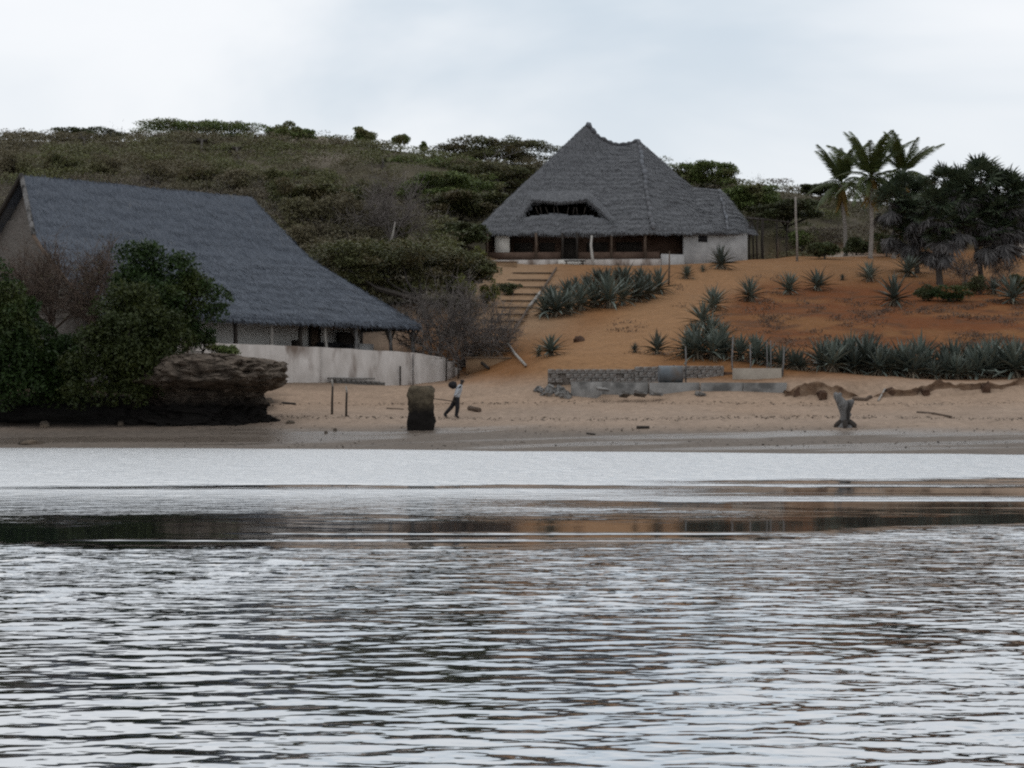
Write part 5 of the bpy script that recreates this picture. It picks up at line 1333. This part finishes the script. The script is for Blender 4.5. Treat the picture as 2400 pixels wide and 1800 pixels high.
def coconut(label, ub, vb_, u, v, sc, seed, nf=36, dmin=120, d=None):
    r = np.random.default_rng(seed)
    q = hit(ub, vb_, dmin)
    if d is None: d = q[1]
    top = P(u, v, d)
    o = thing('coconut_palm', q, label, 'palm tree', 'coconut palms')
    addtube('trunk', [q - [0, 0, 0.3], q + [0, 0, 0.25], q * 0.6 + top * 0.4 + [0.1, 0, 0], q * 0.25 + top * 0.75, top], [0.28, 0.19, 0.16, 0.15, 0.13], M['palm_bark'], 10, 0.1, parent=o)
    for i in range(nf):
        az = i * 2.39996 + r.normal(0, 0.2); f = (i + 0.5) / nf
        if f < 0.2: el, me = r.uniform(-1.35, -0.9), r.choice(FR_DRY)
        elif f < 0.62: el, me = r.uniform(-0.5, 0.7), r.choice(FR_MID)
        else: el, me = r.uniform(0.95, 1.52), r.choice(FR_UP)
        s = sc * r.uniform(0.85, 1.1) * (0.86 if f < 0.62 else 1.0)
        shared('frond', me, o, tuple(top - q), (r.normal(0, 0.15), -el, az), (s, s, s))
    for k in range(5):
        a = r.uniform(0, 6.28); c0 = top + [0.24 * math.cos(a), 0.24 * math.sin(a), -0.3 - 0.1 * r.random()]
        V, F = tubeVF([c0 + [0, 0, 0.14], c0 + [0, 0, 0.07], c0 - [0, 0, 0.04], c0 - [0, 0, 0.13]], [0.02, 0.1, 0.11, 0.03], 8); add('coconut', V, clean(F), M['frond_dry'], parent=o, smooth=True)
coconut('coconut palm with pale slender trunk, leftmost of the three', 1982, 600, 1972, 432, 0.92, 3)
coconut('coconut palm with the tallest fronds, middle of the three', 2040, 606, 2042, 416, 1.0, 8)
coconut('coconut palm on the right, its crown rising behind the doum palms', 2095, 606, 2118, 408, 0.92, 14)

# ------------------------------------------------------------------ doum palms with hanging dead fans
def fan_mesh(seed, R=0.85, dead=False):
    r = np.random.default_rng(seed); parts = []
    n = 17; parts.append((np.array([[0, -0.02, 0], [0, 0.02, 0], [0.75, 0.012, 0], [0.75, -0.012, 0]]), np.array([[0, 1, 2, 3]])))
    for i in range(n):
        a = (i / (n - 1) - 0.5) * (3.9 if not dead else 2.0) + r.normal(0, 0.04)
        L = R * (1 - 0.12 * abs(a)) * r.uniform(0.85, 1.1); w = 0.055
        d = np.array([math.cos(a), math.sin(a), 0]); sd = np.array([-d[1], d[0], 0])
        p0 = np.array([0.7, 0, 0]); k = r.normal(0, 0.05)
        m_ = p0 + d * L * 0.55 + [0, 0, k]; e = p0 + d * L + [0, 0, k - (0.12 if not dead else 0.05)]
        parts.append((np.array([p0, m_ + sd * w + [0, 0, 0.03], m_, m_ - sd * w + [0, 0, 0.03], e]), np.array([[0, 2, 1, 1], [0, 3, 2, 2], [1, 2, 4, 4], [2, 3, 4, 4]])))
    V, F = join(parts)
    return V, F
FANV = [fan_mesh(s) for s in range(3)]; DEADV = [fan_mesh(s + 7, 0.95, True) for s in range(3)]
def place(VF, loc, az, el, roll, s):
    V, F = VF
    R = (Matrix.Rotation(az, 3, 'Z') @ Matrix.Rotation(-el, 3, 'Y') @ Matrix.Rotation(roll, 3, 'X'))
    return (V * s) @ np.array(R).T + loc, F
def head(o, p, sc, r, nf=26, dead=14, name='leaf_head'):
    parts = []
    for i in range(nf):
        parts.append(place(FANV[r.integers(3)], p, i * 2.39996 + r.normal(0, 0.2), math.radians(-15 + 95 * ((i + 0.5) / nf) + r.normal(0, 8)), r.normal(0, 0.4), sc * r.uniform(0.8, 1.1)))
    V, F = join(parts); add('leaf_head', V, clean(F), M['fan'], parent=o)
    parts = []
    for i in range(dead):
        parts.append(place(DEADV[r.integers(3)], p - [0, 0, 0.15 * r.random() * sc], r.uniform(0, 6.28), math.radians(r.uniform(-86, -50)), r.normal(0, 0.5), sc * r.uniform(0.9, 1.3)))
    if dead:
        V, F = join(parts); add('dead_leaf_skirt', V, clean(F), M['fan_dead'], parent=o)
def doum(label, ub, vb_, d, heads, seed, r0=0.17):
    r = np.random.default_rng(seed)
    q = hit(ub, vb_, 100); d = q[1] if d is None else d
    o = thing('doum_palm', q, label, 'palm tree', 'doum palms')
    H = [(P(u, v, d + dd), sc) for u, v, dd, sc in heads]
    f0 = P(ub - 12, vb_ - 90, d)
    pts = [q - [0, 0, 0.3], q, q * 0.5 + f0 * 0.5 + [0.08, 0, 0], f0]
    tr = addtube('trunk', pts, [r0 * 1.5, r0 * 1.2, r0, r0], M['bark'], 10, 0.1, parent=o)
    for p, sc in H:
        addtube('limb', [f0, f0 * 0.5 + p * 0.5 + [r.normal(0, 0.15), 0, 0.2], p], [r0 * 0.9, r0 * 0.75, r0 * 0.6], M['bark'], 8, 0.1, parent=tr)
        head(o, p, sc, r)
    return o
doum('dark doum palm cluster nearest the coconut palms, with hanging grey dead fans', 2150, 640, None, [(2085, 470, 0, 1.1), (2118, 445, 0.6, 1.1), (2140, 500, -0.4, 1.15), (2095, 535, 0.3, 1.1), (2165, 455, 0.4, 1.15), (2180, 520, -0.5, 1.15), (2130, 550, 0.2, 1.05), (2168, 570, 0.4, 1.0)], 4)
doum('dark doum palm with the thick visible trunk in the middle', 2203, 668, None, [(2213, 425, 0.3, 1.0), (2190, 480, -0.4, 1.15), (2230, 470, 0.2, 1.15), (2215, 530, -0.5, 1.2), (2250, 440, 0.4, 1.15), (2250, 520, -0.2, 1.1), (2205, 570, 0, 1.0)], 6, 0.2)
doum('tall dark doum palm at the right with the highest fan crown', 2300, 668, None, [(2300, 420, 0, 1.3), (2335, 440, 0.4, 1.25), (2285, 480, -0.3, 1.2), (2330, 500, -0.4, 1.25), (2365, 450, 0.2, 1.25), (2375, 510, 0, 1.2), (2350, 545, -0.3, 1.2), (2310, 550, 0.2, 1.2), (2395, 470, 0.3, 1.2)], 9)
for lab, u, v, ru, rv, lm in (('dark leafy bush at the foot of the doum palm trunks', 2225, 708, 56, 20, 'leaf_mangrove'), ('dark bush right of the doum trunks on the slope edge', 2290, 690, 40, 24, 'leaf_dark'), ('low dark bush left of the doum trunk foot', 2170, 705, 34, 20, 'leaf_dark'), ('dark bush at the right frame edge under the palms', 2392, 690, 34, 30, 'leaf_dark')):
    q = hit(u, v); s = q[1] / FPX
    tree('bush', lab, 'bush', q, q + [0, 0, rv * s * 0.75], (ru * s, ru * s * 0.7, rv * s), lm, vr, 2600, 0.15, 22, 0.32, 0.9, 0.05)
q = hit(2262, 668); bare('leafless_bush', 'grey twiggy bush between the doum palm trunks', q, 1.3, 2.4, 'twig_grey', 10)
q = hit(2352, 660); bare('leafless_bush', 'grey twiggy bush at the right end below the tall doum palm', q, 1.3, 2.2, 'twig_grey', 10)

# ------------------------------------------------------------------ umbrella acacias
def acacia(label, ub, vb_, u, v, d, ru, rv, mat, n, leaf=0.16, npads=30, rdep=None, dome=0.5, group='umbrella acacias', dmin=90, r0=0.16, patch=0.22, name='acacia_tree', thick=0.55):
    s = d / FPX; cc = P(u, v, d); R = ru * s; Hh = rv * s; rd = rdep or R * 0.75
    base = hit(ub, vb_, dmin)
    o = thing(name, base, label, 'tree', group)
    K = []
    for i in range(npads):
        a = vr.uniform(0, 6.283); r = math.sqrt(vr.random()) * 0.88
        x, y = r * math.cos(a) * R, r * math.sin(a) * rd
        z = Hh * (0.75 * (1 - dome * r * r) - thick * vr.random() ** 1.4)
        pr = R * patch * vr.uniform(0.7, 1.35)
        K.append((cc[0] + x, cc[1] + y, cc[2] + z, pr, pr * 0.9, max(0.18, Hh * 0.27)))
    K = np.array(K)
    tips = K[vr.choice(len(K), 9, replace=False), :3] - [0, 0, 0.15]
    V, F = limbs(base, tips, r0, vr, 0.35); add('trunk', V, F, M['bark'], parent=o, smooth=True)
    V, F = leaves(cloud(K, n, vr, 3.0, 0.75), leaf, vr, 1.8, 0.5); add('crown', V, F, M[mat], parent=o)
    return o
acacia('wide flat-topped olive acacia between the long house and the steps', 1005, 748, 905, 648, 107, 225, 92, 'leaf_acacia', 42000, 0.20, 100, 5.0, 0.45, r0=0.2, patch=0.19, thick=1.3)
acacia('low spreading acacia right of the wide flat one, reaching the steps', 1060, 740, 1085, 640, 110, 95, 60, 'leaf_acacia', 13000, 0.20, 36, 2.6, 0.7, r0=0.12, patch=0.28, thick=1.2)
tree('bush', 'bright yellow-green bush beside the earth steps', 'bush', hit(1140, 720), P(1148, 690, hit(1140, 720)[1]), (0.9, 0.8, 0.95), 'leaf_lime', vr, 1500, 0.15, 16, 0.34, 1.0, 0.05)
tree('bush', 'yellow-green bush behind the twiggy bush near the steps', 'bush', hit(1085, 735), P(1090, 680, hit(1085, 735)[1]), (0.9, 0.8, 1.0), 'leaf_lime', vr, 900, 0.15, 14, 0.34, 1.0, 0.05)
tree('bush', 'pale yellow-green bush touching the left end of the hill house', 'bush', P(1118, 625, 134), P(1115, 598, 134), (0.9, 0.8, 0.9), 'leaf_lime', vr, 900, 0.17, 14, 0.34, 1.0, 0.05)
tree('bush', 'dark rounded bush on the left edge of the steps', 'bush', hit(1195, 692), P(1190, 677, hit(1195, 692)[1]), (1.0, 0.8, 0.5), 'leaf_dark', vr, 1500, 0.15, 16, 0.34, 1.0, 0.05)
for lab, u, v, R, H in (('large grey leafless bush in front of the lower steps', 1085, 862, 2.9, 4.4), ('grey leafless bush right of the long house eave', 1015, 850, 2.0, 3.8), ('small grey leafless bush on the lower steps', 1150, 848, 1.9, 2.9)):
    q = hit(u, v); bare('leafless_bush', lab, q, R, H, 'twig_grey', 15, 5, 3, 'leaf_olive', 0, 160, 0.09)
q = hit(905, 590, 110); bare('leafless_tree', 'pale leafless tree with white trunk on the hillside above the acacia', P(918, 565, q[1]), 2.6, 5.0, 'twig_grey', 12)
addtube('bleached_snag', [P(915, 570, q[1] - 2), P(921, 548, q[1] - 2), P(926, 520, q[1] - 2)], [0.1, 0.08, 0.05], M['pale_wood'], 7, label='thin white dead trunk leaning on the hillside above the acacia', cat='snag')
addtube('fallen_log', [hit(1075, 800) + [0, 0, 0.5], hit(1100, 835) + [0, 0, 0.2], hit(1145, 868) + [0, 0, 0.1]], [0.07, 0.1, 0.09], M['dark_wood'], 7, label='dark fallen log sloping down by the lower steps', cat='log')

MB_ = [(668, 470, 62, 44), (715, 505, 60, 46), (760, 450, 66, 44), (800, 505, 66, 52), (848, 460, 60, 44), (872, 520, 56, 46), (640, 425, 56, 34), (720, 425, 60, 34), (560, 430, 60, 34), (470, 420, 58, 30), (365, 415, 60, 30), (250, 400, 62, 30), (140, 390, 60, 30), (40, 395, 56, 34), (935, 545, 46, 34), (700, 560, 50, 34)]
MB_.sort()
for i, (u, v, ru, rv) in enumerate(MB_):
    q = hit(u, v + rv * 0.9, 112); s = q[1] / FPX
    tree('scrub_bush', 'rounded olive-brown scrub bush on the hillside behind the long house, %s from the left' % ORD[i], 'bush', q, P(u, v, q[1]), (ru * s, ru * s * 0.8, rv * s), ('leaf_olive', 'leaf_acacia', 'leaf_olive')[i % 3], vr, 4200, 0.22, 24, 0.34, 0.9, 0.07, 'bark', 0.5, 'scrub bushes behind the long house')
# dark flat canopies and bushes of the hill
HA = [('dark flat-topped acacia on the left skyline', 200, 360, 212, 328, 203, 92, 16, 'leaf_dark', 5200), ('long green flat-topped acacia along the left skyline', 470, 372, 470, 325, 208, 160, 24, 'leaf_green', 11000),
      ('dark acacia under the long green canopy on the skyline', 560, 385, 540, 350, 203, 110, 17, 'leaf_dark', 6000),
      ('wide dark flat acacia on the skyline left of the hill house', 1150, 420, 1150, 370, 196, 165, 26, 'leaf_acacia', 10500), ('second dark acacia terrace below the skyline one', 1010, 440, 1000, 412, 185, 150, 24, 'leaf_green', 9000),
      ('dark acacia terrace nearest the hill house roof', 1180, 470, 1160, 430, 176, 140, 26, 'leaf_acacia', 9000), ('dark acacia terrace in the middle of the hillside', 1030, 490, 1050, 455, 168, 140, 26, 'leaf_green', 9000),
      ('lowest dark acacia terrace left of the hill house eave', 1080, 530, 1085, 498, 156, 120, 28, 'leaf_acacia', 9000), ('dark acacia behind the left corner of the hill house', 1090, 585, 1075, 565, 146, 80, 24, 'leaf_dark', 6000),
      ('dark acacia right below the bare dune crest', 900, 400, 880, 378, 200, 90, 15, 'leaf_dark', 4500), ('olive acacia on the hillside above the long roof', 780, 520, 780, 500, 140, 110, 40, 'leaf_acacia', 8000),
      ('green acacia on the right skyline beyond the coconut palms', 1940, 470, 1930, 452, 186, 60, 9, 'leaf_dark', 2600), ('green canopy behind the right slope of the hill house roof', 1640, 445, 1650, 425, 182, 90, 26, 'leaf_green', 6000),
      ('green canopy on the right hillside above the pole shelter', 1760, 500, 1770, 480, 172, 90, 26, 'leaf_green', 6000), ('dark green acacia behind the pole shelter', 1840, 540, 1850, 505, 166, 80, 20, 'leaf_dark', 5000)]
for lab, ub, vb_, u, v, d, ru, rv, lm, n in HA:
    v -= 3 if d > 194 else 7; d -= 5
    acacia(lab, ub, vb_, u, v, d, ru, rv * 1.6, lm, int(n * 2.1), 0.25, 60, None, 0.35, 'acacias on the hill', 118, 0.14, 0.21, thick=1.0)
HB = [('large round green bush at the top of the hill', 660, 312, 44, 26, 'leaf_green', 3600), ('round green bush left of the hilltop on the skyline', 715, 320, 38, 20, 'leaf_green', 2800), ('round bush on the skyline right of the bare dune', 852, 322, 34, 22, 'leaf_green', 2600),
      ('small round bush on the skyline, second right of the dune', 940, 330, 24, 17, 'leaf_green', 1600), ('smallest skyline bush right of the dune', 992, 345, 15, 12, 'leaf_green', 700),
      ('green bush on the right hillside below the skyline', 1790, 470, 40, 24, 'leaf_green', 2400), ('dark green bush by the pole right of the hill house', 1880, 565, 36, 24, 'leaf_green', 2400), ('green bush behind the coconut trunks', 2010, 580, 40, 18, 'leaf_dark', 2400),
      ('green bush behind the middle coconut trunk', 2080, 575, 44, 26, 'leaf_dark', 2400), ('dark green bush between pole and coconut palm', 1930, 590, 40, 18, 'leaf_dark', 2200)]
for lab, u, v, ru, rv, lm, n in HB:
    q = hit(u, v + rv, 120); s = q[1] / FPX
    if q[1] > 225: q = P(u, v + rv, 214); q[2] = min(q[2], float(gz(q[0], q[1])) + 0.3); s = 214 / FPX
    tree('bush', lab, 'bush', q, P(u, v, q[1]), (ru * s, ru * s * 0.8, rv * s), lm, vr, int(n * 1.4), 0.28, 20, 0.34, 0.9, 0.08, 'bark', 0.5, 'bushes on the hill')

# ------------------------------------------------------------------ scrub that covers the hill (nobody could count it)
sr = np.random.default_rng(77)
def scatter(n, ok):
    out = []
    while len(out) < n:
        y = sr.uniform(104, 222, 4000); x = sr.uniform(-0.40, 0.40, 4000) * y
        keep = ok(x, y) & (sr.random(4000) < (y / 222) ** 0.5) & ((y < 188) | (sr.random(4000) < 0.16))
        uu_ = x / y * FPX + 1200; keep &= ~((uu_ > 900) & (uu_ < 1300) & (y > 150) & (sr.random(4000) < 0.65))
        out += list(zip(x[keep], y[keep]))
    return np.array(out[:n])
def okhill(x, y):
    u = x / y * FPX + 1200
    left = (x < -4 - (y - 104) * 0.02) & (y > 108 + 0.0 * x)
    left &= ~((u < 640) & (y < 122))
    behind = y > 161
    rightside = (x > 21) & (y > 153)
    mid = (np.abs(u - 1000) < 130) & (y < 118)
    return ((left & ~mid) | behind | rightside) & ~((np.abs(x + 23.5) < 5) & (y > 207)) & ~((x > 20) & (x < 32) & (y > 146) & (y < 155))
pts = scatter(2400, okhill)
z = gz(pts[:, 0], pts[:, 1])
dens = fbm(pts[:, 0] * 0.05 + 2, pts[:, 1] * 0.05)
green = dens > 0.45
def bush_clumps(P_, Zb, tall):
    K = []
    for (x, y), zc in zip(P_, Zb):
        R = sr.uniform(0.8, 2.4); H = R * sr.uniform(0.55, 0.85) * tall
        for k in range(6):
            a = sr.uniform(0, 6.283); r = R * math.sqrt(sr.random()) * 0.75
            K.append((x + r * math.cos(a), y + r * math.sin(a), zc + H * (0.85 - 0.45 * (r / R) - 0.2 * sr.random()), R * 0.42, R * 0.42, H * 0.30))
    return K
V, F = leaves(cloud(bush_clumps(pts[green], z[green], 1.0), 190000, sr, 5.0, 0.85), 0.23, sr, 1.4)
add('green_scrub', V, F, M['leaf_olive'], origin=(0, 0, 0), label='olive green scrub covering the hillside', cat='scrub', kind='stuff')
V, F = leaves(cloud(bush_clumps(pts[~green], z[~green], 1.0), 170000, sr, 5.0, 0.85), 0.22, sr, 1.4, 0.4)
add('dry_scrub', V, F, mat_leaf('dry_scrub_leaf', (0.098, 0.078, 0.054), (0.150, 0.120, 0.084), c3=(0.112, 0.108, 0.054), s3=0.07), origin=(0, 0, 0), label='brownish half-bare scrub covering the hillside', cat='scrub', kind='stuff')
A, B, W = [], [], []
proto = [bush_segs((0, 0, 0), 1.0, 1.2, sr, 7, 3, 2) for k in range(8)]
for (x, y), zc in zip(pts[~green][::3], z[~green][::3]):
    a, b_, w = proto[sr.integers(8)]
    s_ = sr.uniform(1.0, 1.9); t = sr.uniform(0, 6.28); R = np.array([[math.cos(t), -math.sin(t), 0], [math.sin(t), math.cos(t), 0], [0, 0, 1]]) * s_
    o_ = np.array([x, y, zc - 0.05]); A.append(a @ R.T + o_); B.append(b_ @ R.T + o_); W.append(np.maximum(w * s_, 0.014))
A, B, W = map(np.concatenate, (A, B, W))
if len(A) > 45000:
    k = sr.choice(len(A), 45000, replace=False); A, B, W = A[k], B[k], W[k]
V, F = segsVF(A, B, W, W * 0.7, sr); add('bare_scrub', V, F, M['twig_grey'], origin=(0, 0, 0), label='grey leafless twigs among the hillside scrub', cat='scrub', kind='stuff')

# tide wrack, weeds on the orange slope
C = []
for v0, amp_, n in ((946, 2.2, 520), (981, 2.2, 800), (1008, 5, 220), (1040, 5, 220)):
    for k in range(n):
        u = sr.uniform(430, 2420); v = v0 + amp_ * sr.normal() + 3 * math.sin(u / 190 + v0)
        C.append(hit(u, v) + [0, 0, 0.01])
C = np.array(C); V, F = leaves(C, 0.11, sr, 4.0, 0.6); V[:, 2] += 0.012; add('seaweed_wrack', V, F, M['wrack'], origin=(0, 0, 0), label='dark dry seaweed in tide lines on the sand', cat='seaweed', kind='stuff')
C = []
for k in range(420):
    u, v = (sr.uniform(1780, 2400), sr.uniform(705, 815)) if k % 3 else (sr.uniform(1250, 2400), sr.uniform(640, 850))
    if fbm(np.array([u / 60.0]), np.array([v / 26.0]))[0] < 0.52: continue
    q = hit(u, v)
    C.append(q + sr.normal(0, 0.16, (40, 3)) * [1.6, 1.2, 0.5] + [0, 0, 0.1])
V, F = leaves(np.concatenate(C), 0.12, sr, 0.6); add('dry_weeds', V, F, M['twig_brown'], origin=(0, 0, 0), label='low dry brown weeds on the orange slope at right', cat='weeds', kind='stuff')

# ------------------------------------------------------------------ person on the beach
q = hit(1069, 981)
person = thing('person', q, 'person in pale patterned shirt and dark trousers striding along the beach', 'person')
def skin_mesh(verts, edges, radii, root=0, sub=2):
    me = bpy.data.meshes.new('tmp'); me.from_pydata(verts, edges, []); me.update()
    o = bpy.data.objects.new('tmp', me); COL.objects.link(o)
    sk = o.modifiers.new('s', 'SKIN'); ss = o.modifiers.new('ss', 'SUBSURF'); ss.levels = sub; ss.render_levels = sub
    for i, r in enumerate(radii):
        me.skin_vertices[0].data[i].radius = (r, r) if not isinstance(r, tuple) else r
        me.skin_vertices[0].data[i].use_root = (i == root)
    dg = bpy.context.evaluated_depsgraph_get(); dg.update()
    m2 = bpy.data.meshes.new_from_object(o.evaluated_get(dg))
    bpy.data.objects.remove(o); bpy.data.meshes.remove(me)
    return m2
# x: along the beach (walks to the right), y: depth, z: up
sk_v = [(0.02, 0, 0.92), (0.05, 0, 1.05), (0.10, 0, 1.22), (0.16, 0, 1.40), (0.21, 0, 1.50), (0.25, 0, 1.57), (0.28, 0, 1.66), (0.29, 0, 1.73),
        (0.03, -0.09, 0.86), (0.07, -0.09, 0.47), (0.00, -0.09, 0.08), (0.15, -0.10, 0.035),
        (0.0, 0.09, 0.86), (-0.22, 0.09, 0.50), (-0.52, 0.09, 0.17), (-0.42, 0.09, 0.05),
        (0.18, -0.17, 1.43), (0.06, -0.24, 1.16), (-0.08, -0.22, 0.93), (-0.12, -0.22, 0.86),
        (0.18, 0.17, 1.43), (0.22, 0.22, 1.22), (0.05, 0.16, 1.36), (-0.02, 0.14, 1.40)]
sk_e = [(0, 1), (1, 2), (2, 3), (3, 4), (4, 5), (5, 6), (6, 7), (0, 8), (8, 9), (9, 10), (10, 11), (0, 12), (12, 13), (13, 14), (14, 15), (3, 16), (16, 17), (17, 18), (18, 19), (3, 20), (20, 21), (21, 22), (22, 23)]
sk_r = [(0.16, 0.14), (0.155, 0.13), (0.17, 0.15), (0.165, 0.14), 0.08, 0.062, 0.098, 0.075, 0.12, 0.085, 0.06, 0.045, 0.115, 0.08, 0.058, 0.045, 0.075, 0.056, 0.04, 0.034, 0.075, 0.056, 0.04, 0.034]
bm_ = skin_mesh(sk_v, sk_e, sk_r)
bm_.materials.append(M['skin']); bm_.polygons.foreach_set('use_smooth', np.ones(len(bm_.polygons), dtype=bool))
body = shared('body', bm_, person)
def garment(name, test, mat, off):
    bm = bmesh.new(); bm.from_mesh(bm_); bm.normal_update()
    bmesh.ops.delete(bm, geom=[f for f in bm.faces if not test(f.calc_center_median())], context='FACES')
    for v in bm.verts: v.co += v.normal * off
    me = bpy.data.meshes.new(name); bm.to_mesh(me); bm.free(); me.materials.clear(); me.materials.append(mat)
    for p_ in me.polygons: p_.material_index = 0; p_.use_smooth = True
    return shared(name, me, person)
garment('shirt', lambda c: c.z > 0.88 and c.z < 1.50 and not (c.z < 1.05 and c.x < -0.03 and abs(c.y) > 0.15), M['shirt'], 0.016)
garment('trousers', lambda c: c.z < 0.95 and abs(c.y) < 0.2 and not (c.z < 0.085), M['black_cloth'], 0.02)
garment('hair', lambda c: c.z > 1.66 and c.x < 0.36, M['black_cloth'], 0.012)
# head details and hands
for nm, pts, rad, mk in (('nose', [(0.365, 0, 1.685), (0.40, 0, 1.655)], [0.010, 0.016], 'skin'), ('ear', [(0.28, -0.085, 1.68), (0.275, -0.095, 1.64)], [0.016, 0.012], 'skin'), ('ear', [(0.28, 0.085, 1.68), (0.275, 0.095, 1.64)], [0.016, 0.012], 'skin')):
    V, F = tubeVF(np.array(pts) + q, rad, 7); add(nm, V, clean(F), M[mk], parent=person, smooth=True)
for wrist, dirv, side in (((-0.12, -0.22, 0.86), (-0.15, 0.05, -1.0), (1, 0, -0.1)), ((-0.02, 0.14, 1.40), (-0.9, -0.25, 0.3), (0, -0.2, 1))):
    w0 = np.array(wrist); dv = unit(np.array(dirv, float)); sd = unit(np.array(side, float)); nn = np.cross(dv, sd)
    parts = [tubeVF([w0, w0 + dv * 0.04, w0 + dv * 0.085], [0.028, 0.040, 0.036], 8)]
    for k in range(4):
        b0 = w0 + dv * 0.08 + sd * (k - 1.5) * 0.019; ln = (0.062, 0.074, 0.070, 0.055)[k]
        parts.append(tubeVF([b0, b0 + dv * ln * 0.5 + nn * 0.012, b0 + dv * ln * 0.75 + nn * 0.035, b0 + dv * ln * 0.6 + nn * 0.055], [0.010, 0.0095, 0.009, 0.007], 6))
    b0 = w0 + dv * 0.03 + sd * 0.035
    parts.append(tubeVF([b0, b0 + sd * 0.03 + dv * 0.02, b0 + sd * 0.03 + dv * 0.05 + nn * 0.02], [0.012, 0.011, 0.008], 6))
    V, F = join([(v, f) for v, f in parts]); add('hand', V + q, clean(F), M['skin'], parent=person, smooth=True)
# bundle on the back and trailing pole
bm = bmesh.new(); bmesh.ops.create_icosphere(bm, subdivisions=3, radius=1.0)
for vt in bm.verts:
    f = 1 + 0.22 * mnoise.fractal(vt.co * 1.6, 0.7, 2.0, 4); vt.co = Vector((vt.co.x * 0.20 * f, vt.co.y * 0.17 * f, vt.co.z * 0.165 * f))
me = bpy.data.meshes.new('bundle'); bm.to_mesh(me); bm.free(); me.materials.append(M['black_cloth']); me.polygons.foreach_set('use_smooth', np.ones(len(me.polygons), dtype=bool))
shared('bundle', me, None, tuple(q + [-0.14, 0.06, 1.50]), label='dark bundle carried behind the shoulder of the person', cat='bundle')
addtube('carrying_pole', [q + [0.02, -0.255, 0.745], q + [-0.9, -0.24, 0.62 + 0.25], q + [-2.1, -0.2, 1.02]], 0.02, M['dark_wood'], 6, label='thin dark pole held low behind the person', cat='pole')
